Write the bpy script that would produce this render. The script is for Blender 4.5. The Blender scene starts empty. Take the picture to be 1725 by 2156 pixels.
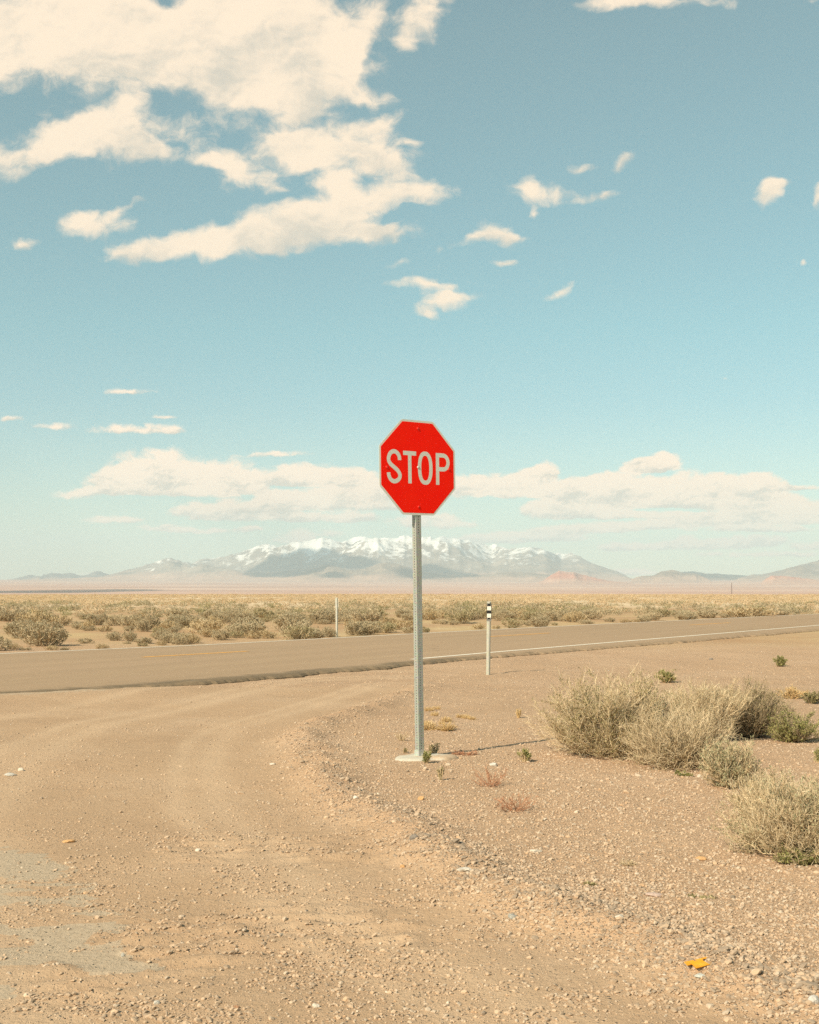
import bpy, bmesh, math, random
import numpy as np
from mathutils import Matrix, Vector

R = math.radians
scene = bpy.context.scene
COL = scene.collection
rnd = random.Random(7)

# ------------------------------------------------------------------ camera and picture geometry
F = 2516.0          # focal length in units of a 1725 wide picture (35 mm on a 24 mm wide frame)
HZ = 1238.0         # eye level in the same units
CX = 862.5
EYE = 1.66

def G(px, py, z=0.0):
    """ground point (height z) met by the sight line"""
    Y = (EYE - z) * F / (py - HZ)
    return Vector(((px - CX) / F * Y, Y, z))

cam_d = bpy.data.cameras.new("camera")
cam = bpy.data.objects.new("camera", cam_d)
COL.objects.link(cam)
cam.location = (0, 0, EYE)
cam.rotation_euler = (R(90), 0, 0)
cam_d.sensor_fit = 'HORIZONTAL'
cam_d.sensor_width = 24.0
cam_d.lens = F / 1725 * 24.0
cam_d.shift_y = (HZ - 1078.0) / 1725.0
cam_d.clip_start = 0.1
cam_d.clip_end = 120000
scene.camera = cam

# ------------------------------------------------------------------ light directions
SUN_EL = 38.0
SUN_DIR = Vector((-0.67, -0.74, 0)).normalized() * math.cos(R(SUN_EL)) + Vector((0, 0, math.sin(R(SUN_EL))))

# ------------------------------------------------------------------ numpy noise
def _hash(ix, iy, seed):
    n = (ix.astype(np.int64) * 374761393 + iy.astype(np.int64) * 668265263 + seed * 974711) & 0xffffffff
    n = ((n ^ (n >> 13)) * 1274126177) & 0xffffffff
    n = n ^ (n >> 16)
    return (n & 0xffffff) / float(0xffffff)

def vnoise(x, y, seed=0):
    x = np.asarray(x, float); y = np.asarray(y, float)
    ix = np.floor(x); iy = np.floor(y)
    fx = x - ix; fy = y - iy
    fx = fx * fx * fx * (fx * (fx * 6 - 15) + 10); fy = fy * fy * fy * (fy * (fy * 6 - 15) + 10)
    a = _hash(ix, iy, seed); b = _hash(ix + 1, iy, seed)
    c = _hash(ix, iy + 1, seed); d = _hash(ix + 1, iy + 1, seed)
    return (a * (1 - fx) + b * fx) * (1 - fy) + (c * (1 - fx) + d * fx) * fy

def fbm(x, y, seed=0, octs=5, gain=0.5):
    s = 0; a = 1.0; t = 0
    for o in range(octs):
        s = s + a * vnoise(x * 2 ** o + 17.3 * o, y * 2 ** o - 9.1 * o, seed + o); t += a; a *= gain
    return s / t

def ridged(x, y, seed=0, octs=6, gain=0.5):
    s = 0; a = 1.0; t = 0; w = 1.0
    for o in range(octs):
        n = 1 - np.abs(2 * vnoise(x * 2.03 ** o + 31.7 * o, y * 2.03 ** o + 5.9 * o, seed + o) - 1)
        n = n * n * w
        w = np.clip(n * 1.6, 0, 1)
        s = s + a * n; t += a; a *= gain
    return s / t

def sstep(a, b, x):
    t = np.clip((x - a) / (b - a), 0, 1)
    return t * t * (3 - 2 * t)

def poly_dist(x, y, pts):
    """distance from points to a polyline, and the parameter along it"""
    best = np.full(x.shape, 1e9); par = np.zeros(x.shape); acc = 0.0
    for (ax, ay), (bx, by) in zip(pts[:-1], pts[1:]):
        dx, dy = bx - ax, by - ay
        L2 = dx * dx + dy * dy
        t = np.clip(((x - ax) * dx + (y - ay) * dy) / L2, 0, 1)
        d = np.hypot(x - ax - t * dx, y - ay - t * dy)
        m = d < best
        best[m] = d[m]; par[m] = (acc + t * math.sqrt(L2))[m]
        acc += math.sqrt(L2)
    return best, par

# ------------------------------------------------------------------ mesh helpers
def np_mesh(name, verts, quads=None, tris=None, tint=None, zones=None, smooth=False):
    me = bpy.data.meshes.new(name)
    verts = np.asarray(verts, np.float32)
    nq = 0 if quads is None else len(quads); nt = 0 if tris is None else len(tris)
    idx = []; starts = []; pos = 0
    if nq:
        idx.append(np.asarray(quads, np.int32).ravel()); starts.append(np.arange(nq, dtype=np.int32) * 4); pos = nq * 4
    if nt:
        idx.append(np.asarray(tris, np.int32).ravel()); starts.append(pos + np.arange(nt, dtype=np.int32) * 3)
    idx = np.concatenate(idx); starts = np.concatenate(starts)
    me.vertices.add(len(verts)); me.vertices.foreach_set("co", verts.ravel())
    me.loops.add(len(idx)); me.loops.foreach_set("vertex_index", idx)
    me.polygons.add(nq + nt); me.polygons.foreach_set("loop_start", starts)
    me.polygons.foreach_set("use_smooth", np.full(nq + nt, bool(smooth)))
    if tint is not None:
        at = me.attributes.new("tint", 'FLOAT', 'POINT'); at.data.foreach_set("value", np.asarray(tint, np.float32))
    if zones is not None:
        at = me.attributes.new("zones", 'FLOAT_COLOR', 'POINT'); at.data.foreach_set("color", np.asarray(zones, np.float32).ravel())
    me.update(calc_edges=True)
    return me

def link(name, me, mat=None, parent=None, **props):
    o = bpy.data.objects.new(name, me)
    COL.objects.link(o)
    if mat is not None and me is not None and len(me.materials) == 0:
        me.materials.append(mat)
    if parent is not None:
        o.parent = parent
    for k, v in props.items():
        o[k] = v
    return o

def empty(name, loc=(0, 0, 0), **props):
    o = bpy.data.objects.new(name, None)
    COL.objects.link(o)
    o.location = loc
    o.empty_display_size = 0.2
    for k, v in props.items():
        o[k] = v
    return o

def bm_mesh(name, bm, smooth=False, bevel=0):
    if bevel:
        bmesh.ops.bevel(bm, geom=bm.edges[:], offset=bevel, segments=2, affect='EDGES', profile=0.5)
    bmesh.ops.recalc_face_normals(bm, faces=bm.faces[:])
    me = bpy.data.meshes.new(name)
    bm.to_mesh(me); bm.free()
    if smooth:
        for p in me.polygons: p.use_smooth = True
    return me

def prism(bm, outline, y0, y1, sides=True):
    """outline in (x,z), extruded along y"""
    a = [bm.verts.new((x, y0, z)) for x, z in outline]
    b = [bm.verts.new((x, y1, z)) for x, z in outline]
    n = len(outline)
    bm.faces.new(a); bm.faces.new(b[::-1])
    for i in range(n):
        bm.faces.new((a[i], b[i], b[(i + 1) % n], a[(i + 1) % n]))

# ------------------------------------------------------------------ material helpers
class NT:
    def __init__(s, tree):
        s.t = tree; s.n = tree.nodes; s.l = tree.links
    def node(s, kind, **kw):
        nd = s.n.new(kind)
        for k, v in kw.items():
            setattr(nd, k, v)
        return nd
    def set(s, sock, v):
        if isinstance(v, bpy.types.NodeSocket): s.l.new(v, sock)
        elif v is not None: sock.default_value = v
    def math(s, op, a, b=None, c=None, clamp=False):
        nd = s.node('ShaderNodeMath', operation=op); nd.use_clamp = clamp
        s.set(nd.inputs[0], a); s.set(nd.inputs[1], b); s.set(nd.inputs[2], c)
        return nd.outputs[0]
    def vmath(s, op, a, b=None, scale=None):
        nd = s.node('ShaderNodeVectorMath', operation=op)
        s.set(nd.inputs[0], a); s.set(nd.inputs[1], b)
        if scale is not None: s.set(nd.inputs['Scale'], scale)
        return nd.outputs['Value'] if op in ('LENGTH', 'DOT_PRODUCT', 'DISTANCE') else nd.outputs[0]
    def noise(s, vec, scale, detail=4, rough=0.5, dims='3D', out='Fac', dist=0.0):
        nd = s.node('ShaderNodeTexNoise', noise_dimensions=dims)
        s.set(nd.inputs['Vector'], vec); s.set(nd.inputs['Scale'], scale)
        nd.inputs['Detail'].default_value = detail; nd.inputs['Roughness'].default_value = rough
        nd.inputs['Distortion'].default_value = dist
        return nd.outputs[out]
    def voro(s, vec, scale, feature='F1', rand=1.0):
        nd = s.node('ShaderNodeTexVoronoi', feature=feature)
        s.set(nd.inputs['Vector'], vec); s.set(nd.inputs['Scale'], scale)
        nd.inputs['Randomness'].default_value = rand
        return nd
    def ramp(s, fac, stops, interp='LINEAR'):
        nd = s.node('ShaderNodeValToRGB'); cr = nd.color_ramp; cr.interpolation = interp
        while len(cr.elements) < len(stops): cr.elements.new(0.5)
        for e, (p, c) in zip(cr.elements, stops):
            e.position = p; e.color = (*c, 1) if len(c) == 3 else c
        s.set(nd.inputs[0], fac)
        return nd.outputs[0]
    def mix(s, fac, a, b, blend='MIX'):
        nd = s.node('ShaderNodeMix', data_type='RGBA', blend_type=blend)
        s.set(nd.inputs[0], fac); s.set(nd.inputs[6], col4(a)); s.set(nd.inputs[7], col4(b))
        return nd.outputs[2]
    def maprange(s, v, a, b, c=0.0, d=1.0, smooth=True):
        nd = s.node('ShaderNodeMapRange', interpolation_type='SMOOTHSTEP' if smooth else 'LINEAR')
        s.set(nd.inputs[0], v); nd.inputs[1].default_value = a; nd.inputs[2].default_value = b
        nd.inputs[3].default_value = c; nd.inputs[4].default_value = d
        return nd.outputs[0]
    def attr(s, name, out='Fac'):
        nd = s.node('ShaderNodeAttribute', attribute_name=name)
        return nd.outputs[out]

def col4(c):
    if isinstance(c, bpy.types.NodeSocket) or c is None: return c
    return (*c, 1.0) if len(c) == 3 else c

def new_mat(name):
    m = bpy.data.materials.new(name); m.use_nodes = True
    nt = NT(m.node_tree)
    bsdf = m.node_tree.nodes['Principled BSDF']
    bsdf.inputs['Specular IOR Level'].default_value = 0.25
    return m, nt, bsdf

def simple_mat(name, color, rough=0.8, metal=0.0, var=0.15, scale=30.0, spec=0.3, bump=0.0):
    m, nt, b = new_mat(name)
    co = nt.node('ShaderNodeTexCoord').outputs['Object']
    n = nt.noise(co, scale, 5, 0.6)
    dark = tuple(c * (1 - var) for c in color); lite = tuple(min(1, c * (1 + var)) for c in color)
    nt.set(b.inputs['Base Color'], nt.ramp(n, [(0.3, dark), (0.7, lite)]))
    b.inputs['Roughness'].default_value = rough; b.inputs['Metallic'].default_value = metal
    b.inputs['Specular IOR Level'].default_value = spec
    if bump:
        bp = nt.node('ShaderNodeBump'); bp.inputs['Strength'].default_value = bump; bp.inputs['Distance'].default_value = 0.01
        nt.set(bp.inputs['Height'], nt.noise(co, scale * 3, 4, 0.6)); nt.set(b.inputs['Normal'], bp.outputs[0])
    return m

def tint_mat(name, stops, rough=0.85, trans=0.0, patch=0.0):
    """colour follows each twig's or stone's own tint"""
    m, nt, b = new_mat(name)
    t = nt.attr('tint')
    c = nt.ramp(t, stops)
    if patch:
        co = nt.node('ShaderNodeTexCoord').outputs['Object']
        n = nt.noise(co, patch, 3, 0.6)
        c = nt.mix(nt.maprange(n, 0.3, 0.7, 0.0, 0.5), c, (0.88, 0.85, 0.8), 'MULTIPLY')
    nt.set(b.inputs['Base Color'], c)
    b.inputs['Roughness'].default_value = rough
    b.inputs['Specular IOR Level'].default_value = 0.15
    if trans:
        tr = nt.node('ShaderNodeBsdfTranslucent'); nt.set(tr.inputs[0], c)
        mx = nt.node('ShaderNodeMixShader'); mx.inputs[0].default_value = trans
        nt.l.new(b.outputs[0], mx.inputs[1]); nt.l.new(tr.outputs[0], mx.inputs[2])
        out = m.node_tree.nodes['Material Output']; nt.l.new(mx.outputs[0], out.inputs[0])
    return m

# ------------------------------------------------------------------ layout lines on the ground
def gl(pts, z=0.0):
    return [(G(x, y, z).x, G(x, y, z).y) for x, y in pts]

RZ = 0.07    # road surface above the dirt
near_edge_px = [(-520, 1520), (-250, 1490), (0, 1470), (110, 1464), (190, 1459), (232, 1460), (290, 1453), (420, 1443), (640, 1424), (860, 1403),
                (1000, 1389), (1200, 1372.5), (1450, 1352), (1725, 1328.5)]
near_edge = gl(near_edge_px)
far_line_px = [(-100, 1381.3), (0, 1376.6), (431, 1357.9), (700, 1343.8), (989, 1328.2), (1263, 1314.6), (1500, 1303.2), (1725, 1292.8)]
far_line = gl(far_line_px, RZ)
near_line = gl([(867, 1388.5), (990, 1377.6), (1263, 1354.6), (1725, 1316.5)], RZ)

def extend(pts, start=0, end=0):
    pts = list(pts)
    if start:
        d = Vector((pts[0][0] - pts[1][0], pts[0][1] - pts[1][1])).normalized() * start
        pts.insert(0, (pts[0][0] + d.x, pts[0][1] + d.y))
    if end:
        a = pts[-3]; d = Vector((pts[-1][0] - a[0], pts[-1][1] - a[1])).normalized() * end
        pts.append((pts[-1][0] + d.x, pts[-1][1] + d.y))
    return pts

ROAD_DIR = Vector((near_line[-1][0] - near_line[0][0], near_line[-1][1] - near_line[0][1])).normalized()
def go(p, dist): return (p[0] + ROAD_DIR.x * dist, p[1] + ROAD_DIR.y * dist)
near_edge = [go(near_edge[0], -40)] + near_edge + [go(near_edge[-1], 500)]
far_line_x = [go(far_line[0], -60)] + far_line + [go(far_line[-1], 500)]
near_line_x = near_line + [go(near_line[-1], 500)]
APRON = gl([(-520, 1520), (-250, 1490), (0, 1470), (110, 1464), (190, 1459)])
RIDGE = gl([(905, 1450), (760, 1505), (665, 1535), (640, 1560), (655, 1605), (690, 1650), (720, 1690), (790, 1725), (875, 1765), (960, 1830), (1050, 1890), (1170, 1940), (1330, 1990), (1560, 2080), (1800, 2160)])
PATCH = gl([(-60, 1790), (10, 1780), (60, 1793), (130, 1850), (195, 1895), (215, 1930), (225, 1985), (250, 2045), (180, 2050), (70, 2020), (-60, 2025)])
PATCH2 = gl([(-60, 2068), (20, 2072), (45, 2092), (0, 2105), (-60, 2110)])

def in_poly(x, y, poly):
    ins = np.zeros(x.shape, bool)
    n = len(poly)
    for i in range(n):
        x1, y1 = poly[i]; x2, y2 = poly[(i + 1) % n]
        c = ((y1 > y) != (y2 > y)) & (x < (x2 - x1) * (y - y1) / (y2 - y1 + 1e-12) + x1)
        ins ^= c
    return ins

def side_of_ridge(x, y):
    """1 on the gravel side (right), 0 on the dirt road side"""
    xs = np.interp(y, [p[1] for p in RIDGE[::-1]], [p[0] for p in RIDGE[::-1]])
    return x - xs

def zones_at(x, y):
    d, par = poly_dist(x, y, RIDGE)
    s = side_of_ridge(x, y)
    wob = (fbm(x * 1.3, y * 1.3, 5, 4) - 0.5) * 0.9
    right = sstep(-0.25, 0.5, s + wob)
    near_y = sstep(17.5, 15.0, y + wob)
    right = np.where(y > RIDGE[0][1], sstep(16.0, 17.5, y + wob * 2), right)
    gravel = np.clip(right * (0.55 + 0.5 * fbm(x * 0.8, y * 0.8, 11, 4)), 0, 1)
    band = np.exp(-(d / 0.26) ** 2)
    gravel = np.clip(gravel + band * (0.35 + 0.6 * fbm(x * 1.7, y * 1.7, 3, 3)), 0, 1)
    gravel = np.clip(gravel + 0.22 * sstep(0.5, 0.7, fbm(x * 0.9, y * 2.0, 21, 4)), 0, 1)
    inp = (in_poly(x + (fbm(x * 2.5, y * 2.5, 8, 4) - .5) * .5, y + (fbm(x * 2.5, y * 2.5, 9, 4) - .5) * .5, PATCH) |
           in_poly(x + (fbm(x * 3, y * 3, 8, 3) - .5) * .3, y + (fbm(x * 3, y * 3, 9, 3) - .5) * .3, PATCH2)).astype(float)
    holes = sstep(0.53, 0.64, fbm(x * 2.0 + 3, y * 5.5, 33, 4))
    patch = inp * (1 - 0.9 * holes)
    da, _ = poly_dist(x, y, APRON)
    patch = np.clip(patch + 0.55 * sstep(0.9, 0.1, da + (fbm(x, y * 3, 44, 3) - .5) * 1.2) * (y < 24), 0, 1)
    return gravel, patch, band, d, s

def far_profile(d):
    return np.interp(d, [0, 280, 360, 600, 1200, 3000, 5000, 7000, 10000, 13000, 17000, 22000, 36000, 60000],
                     [0, 0, -0.5, -3.2, -11, -15.5, -17.5, -13, 12, 46, 94, 146, 230, 280])

def ground_z(x, y, detail=True):
    x = np.asarray(x, float); y = np.asarray(y, float)
    z = far_profile(np.hypot(x, y)) * sstep(-50, 60, y)
    nearm = (np.abs(x) < 60) & (y > -20) & (y < 60)
    if not nearm.any(): return z
    xs = x[nearm]; ys = y[nearm]
    gravel, patch, band, d, s = zones_at(xs, ys)
    de, _ = poly_dist(xs, ys, near_edge)
    da, _ = poly_dist(xs, ys, APRON)
    calm = sstep(0.0, 0.8, de)
    h = (fbm(xs * 0.35, ys * 0.35, 51, 4) - 0.5) * 0.10 * calm
    right = sstep(-0.3, 0.5, s) * (ys < RIDGE[0][1])
    h += 0.030 * right * calm
    h += band * (0.030 + 0.115 * fbm(xs * 2.6, ys * 2.6, 53, 4)) * calm
    h += (fbm(xs * 3.0, ys * 3.0, 54, 5, 0.6) - 0.5) * 0.022 * (0.5 + gravel) * (1 - 0.85 * patch)
    # washboard ruts and clods on the dirt road
    rut = sstep(0.40, 0.56, fbm(xs * 0.9, ys * 0.9, 60, 3)) * sstep(0.2, -0.6, s) * sstep(8.6, 7.2, ys) * (1 - patch) * sstep(-2.4, -1.2, xs)
    ph = (ys - 0.16 * xs + 0.30 * (fbm(xs * 1.2, ys * 1.2, 61, 3) - .5)) * 2 * math.pi / 0.20
    h += rut * (0.013 * np.sin(ph) * (0.4 + fbm(xs * 3, ys * 3, 62, 3)) + 0.022 * sstep(0.50, 0.75, fbm(xs * 6, ys * 8, 63, 4)) + 0.020 * (fbm(xs * 9, ys * 11, 64, 3) - .5))
    ramp = 0.062 * sstep(2.2, 0.05, da)
    h += ramp
    # keep it under the road
    sd = road_side(xs, ys)
    h = np.where(sd > 0.0, np.minimum(h, RZ - 0.07), h)
    z[nearm] += h
    return z

def road_side(x, y):
    """positive between the road's near edge and its far edge"""
    n = (-ROAD_DIR.y, ROAD_DIR.x)
    t = x * ROAD_DIR.x + y * ROAD_DIR.y
    pn = np.interp(t, [p[0] * ROAD_DIR.x + p[1] * ROAD_DIR.y for p in near_edge], [p[0] * n[0] + p[1] * n[1] for p in near_edge])
    pf = np.interp(t, [p[0] * ROAD_DIR.x + p[1] * ROAD_DIR.y for p in far_line_x], [p[0] * n[0] + p[1] * n[1] for p in far_line_x])
    v = x * n[0] + y * n[1]
    return np.minimum(v - pn - 0.1, pf + 0.2 - v)

def gz(x, y): return float(ground_z(np.array([x]), np.array([y]))[0])

def at(px, py):
    """the point of the uneven ground seen at (px, py)"""
    z = 0.0
    for _ in range(6):
        p = G(px, py, z); z = gz(p.x, p.y)
    return p

# ------------------------------------------------------------------ ground
def geometric(start, step, grow, stop):
    out = [start]
    while out[-1] < stop:
        out.append(out[-1] + step); step *= grow
    return out
xs_pos = list(np.arange(0, 6.0, 0.035)); xs_pos += geometric(xs_pos[-1] + 0.04, 0.045, 1.055, 34000)
gx = np.array([-v for v in xs_pos[:0:-1]] + xs_pos)
gy = []; y = 3.6
while y < 26: gy.append(y); y += 0.026 + (y - 3.6) * 0.0030
gy += geometric(y, 0.12, 1.05, 34000)
gyb = [3.6 - v for v in geometric(0.1, 0.1, 1.2, 34000)][::-1]
gy = np.array(gyb + gy)
GX, GY = np.meshgrid(gx, gy)
GZ = ground_z(GX.ravel(), GY.ravel()).reshape(GX.shape)
zr = np.zeros((GX.size, 4), np.float32)
nm = (np.abs(GX.ravel()) < 60) & (GY.ravel() > -20) & (GY.ravel() < 60)
g_, p_, b_, d_, s_ = zones_at(GX.ravel()[nm], GY.ravel()[nm])
lane = sum(np.exp(-((d_ - c_) / w_) ** 2) for c_, w_ in ((.95, .16), (1.25, .10), (2.6, .20), (3.05, .14), (4.3, .2))) * sstep(0, -.4, s_)
lane = np.clip(lane * (.35 + 1.1 * fbm(GX.ravel()[nm] * 1.1, GY.ravel()[nm] * .6, 91, 4)), 0, 1)
zr[nm, 0] = g_ * (1 - .6 * lane); zr[nm, 1] = p_; zr[nm, 2] = lane
zr[:, 3] = 1
nx_, ny_ = len(gx), len(gy)
ii = (np.arange(ny_ - 1)[:, None] * nx_ + np.arange(nx_ - 1)[None, :]).ravel()
gquads = np.stack([ii, ii + 1, ii + 1 + nx_, ii + nx_], 1)
ground_me = np_mesh("ground", np.stack([GX.ravel(), GY.ravel(), GZ.ravel()], 1), quads=gquads, zones=zr, smooth=True)

def ground_material():
    m, nt, b = new_mat("desert_soil")
    co = nt.node('ShaderNodeTexCoord').outputs['Object']
    sep = nt.node('ShaderNodeSeparateXYZ'); nt.set(sep.inputs[0], co)
    zc = nt.node('ShaderNodeSeparateColor'); nt.set(zc.inputs[0], nt.attr('zones', 'Color'))
    gravel, patch, band = zc.outputs[0], zc.outputs[1], zc.outputs[2]
    dist = nt.vmath('LENGTH', co)
    # fine soil
    n1 = nt.noise(co, 0.55, 5, 0.55); n2 = nt.noise(co, 9.0, 6, 0.65); n3 = nt.noise(co, 70.0, 3, 0.6)
    soil = nt.ramp(n1, [(0.30, (0.45, 0.297, 0.178)), (0.5, (0.49, 0.33, 0.20)), (0.72, (0.535, 0.375, 0.24))])
    soil = nt.mix(nt.maprange(n2, 0.35, 0.75, 0.0, 0.4), soil, (0.38, 0.25, 0.145))
    soil = nt.mix(nt.maprange(n3, 0.55, 0.8, 0.0, 0.5), soil, (0.58, 0.44, 0.30))
    soil = nt.mix(nt.math('MULTIPLY', band, .6), soil, (0.58, 0.41, 0.26))
    # pebbles: coloured cells of two sizes
    dcol = nt.vmath('ADD', co, nt.vmath('SCALE', nt.noise(co, 60.0, 2, 0.5, out='Color'), scale=0.012))
    v1 = nt.voro(dcol, 46.0); v2 = nt.voro(dcol, 105.0)
    def pebcol(v):
        s = nt.node('ShaderNodeSeparateColor'); nt.set(s.inputs[0], v.outputs['Color'])
        return s.outputs[0], nt.ramp(s.outputs[1], [(0.0, (0.36, 0.265, 0.175)), (0.12, (0.50, 0.355, 0.235)), (0.45, (0.58, 0.41, 0.27)), (0.62, (0.55, 0.42, 0.295)),
                                      (0.8, (0.63, 0.475, 0.335)), (0.92, (0.58, 0.37, 0.225)), (1.0, (0.70, 0.58, 0.44))], 'CONSTANT')
    k1, c1 = pebcol(v1); k2, c2 = pebcol(v2)
    in1 = nt.math('MULTIPLY', nt.maprange(v1.outputs['Distance'], 0.42, 0.30), nt.math('LESS_THAN', k1, nt.math('MULTIPLY_ADD', gravel, 0.80, 0.05)))
    in2 = nt.math('MULTIPLY', nt.maprange(v2.outputs['Distance'], 0.45, 0.33), nt.math('LESS_THAN', k2, nt.math('MULTIPLY_ADD', gravel, 0.7, 0.26)))
    c = nt.mix(nt.math('MULTIPLY', in2, 0.85), soil, c2)
    c = nt.mix(in1, c, c1)
    c = nt.mix(nt.math('MULTIPLY', gravel, .55), c, nt.vmath('MULTIPLY', c, (1.13, 1.075, 1.06)))
    # bared old pavement
    pn = nt.noise(co, 14.0, 5, 0.7)
    pedge = nt.math('ADD', patch, nt.math('MULTIPLY_ADD', pn, 0.9, -0.45))
    pf = nt.maprange(pedge, 0.42, 0.62)
    pavec = nt.ramp(nt.noise(co, 40.0, 5, 0.7), [(0.3, (0.39, 0.31, 0.21)), (0.5, (0.47, 0.375, 0.262)), (0.75, (0.55, 0.45, 0.325))])
    c = nt.mix(nt.math('MULTIPLY', pf, 0.78), c, pavec)
    # beyond the road: dry grass litter, then pale red basin soil
    g1 = nt.noise(nt.vmath('MULTIPLY', co, (1, 1, 1)), 0.16, 5, 0.6)
    plain = nt.ramp(g1, [(0.35, (0.42, 0.26, 0.14)), (0.5, (0.47, 0.315, 0.175)), (0.62, (0.50, 0.36, 0.19)), (0.78, (0.60, 0.47, 0.32))])
    straw = nt.ramp(nt.noise(co, 0.22, 4, 0.6), [(0.3, (0.60, 0.45, 0.28)), (0.7, (0.72, 0.56, 0.37))])
    plain = nt.mix(nt.maprange(nt.math('ADD', dist, nt.math('MULTIPLY', g1, 60)), 110, 160), plain, straw)
    c = nt.mix(nt.maprange(dist, 30, 42), c, plain)
    bn = nt.noise(nt.vmath('MULTIPLY', co, (1.0, 2.5, 1.0)), 0.00035, 6, 0.6)
    basin = nt.ramp(bn, [(0.36, (0.44, 0.275, 0.20)), (0.5, (0.55, 0.345, 0.25)), (0.64, (0.62, 0.43, 0.32))])
    dry = nt.math('MULTIPLY', nt.maprange(bn, 0.42, 0.46), 1.0)
    c = nt.mix(nt.maprange(dist, 900, 2500), c, basin)
    nt.set(b.inputs['Base Color'], c)
    b.inputs['Roughness'].default_value = 0.95
    b.inputs['Specular IOR Level'].default_value = 0.08
    # relief
    h = nt.math('MULTIPLY', nt.noise(co, 26.0, 6, 0.7), 0.016)
    h = nt.math('ADD', h, nt.math('MULTIPLY', nt.math('MULTIPLY', in1, nt.math('SUBTRACT', 0.42, v1.outputs['Distance'])), 0.05))
    h = nt.math('ADD', h, nt.math('MULTIPLY', nt.math('MULTIPLY', in2, nt.math('SUBTRACT', 0.45, v2.outputs['Distance'])), 0.022))
    bp = nt.node('ShaderNodeBump'); bp.inputs['Distance'].default_value = 1.0
    nt.set(bp.inputs['Strength'], nt.maprange(dist, 20, 60, 0.8, 0.0))
    nt.set(bp.inputs['Height'], h)
    nt.set(b.inputs['Normal'], bp.outputs[0])
    return m
ground = link("ground", ground_me, ground_material(), kind="structure", label="pale tan desert soil and gravel running out to the basin")

# ------------------------------------------------------------------ road
def resample(pts, n, lo=None, hi=None):
    p = np.array(pts); seg = np.hypot(*(p[1:] - p[:-1]).T); s = np.concatenate([[0], np.cumsum(seg)])
    t = np.linspace(0, s[-1], n) if np.isscalar(n) else n
    return np.stack([np.interp(t, s, p[:, 0]), np.interp(t, s, p[:, 1])], 1)

def path_len(pts):
    p = np.array(pts); return float(np.hypot(*(p[1:] - p[:-1]).T).sum())

def road_mesh():
    L = path_len(near_edge)
    ts = np.concatenate([np.linspace(0, 35, 60), np.arange(35.1, 85, 0.07), np.linspace(85.5, L, 500)])
    N = resample(near_edge, ts)
    w = (fbm(ts * 1.1, ts * 0, 70, 5, 0.6) - 0.5) * 0.34 + (fbm(ts * 7, ts * 0, 72, 3) - 0.5) * 0.10
    w *= sstep(150, 60, ts) * 0.9 + 0.1
    n = np.array((-ROAD_DIR.y, ROAD_DIR.x))
    N = N + n[None] * w[:, None]
    # far edge: project each station onto the far line along the road normal
    d = np.array((ROAD_DIR.x, ROAD_DIR.y))
    tt = N @ d
    fl = np.array(far_line_x)
    v = np.interp(tt, fl @ d, fl @ n) + 0.30
    Fp = d[None] * tt[:, None] + n[None] * v[:, None]
    K = 14
    rows = []
    # skirt (ground), crumbled shoulder, deck...
    zlow = -0.12
    rows.append(np.c_[N - n * 0.06, np.full(len(N), zlow)])
    rows.append(np.c_[N - n * (0.035 + 0.05 * fbm(ts * 9, ts * 0 + 3, 74, 3))[:, None], np.full(len(N), RZ - 0.055)])
    for k, u in enumerate(np.concatenate([[0, 0.01, 0.03], np.linspace(0.08, 1, K)])):
        P = N * (1 - u) + Fp * u
        drop = 0.02 * (u == 0)
        rows.append(np.c_[P, np.full(len(N), RZ - drop)])
    rows.append(np.c_[Fp + n * 0.15, np.full(len(N), -0.10)])
    V = np.concatenate(rows)
    along = sstep(-9.5, -6.5, N[:, 0]) * (1 - .55 * sstep(-1, 3, N[:, 0]))
    ev = [1, 1, 1, 1, .62, .05]
    tint = np.concatenate([along * (ev[r] if r < len(ev) else 0) for r in range(len(rows))])
    M = len(N); q = []
    for r in range(len(rows) - 1):
        i = np.arange(M - 1) + r * M
        q.append(np.stack([i, i + 1, i + 1 + M, i + M], 1))
    return np_mesh("road", V, quads=np.concatenate(q), tint=tint)

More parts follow.
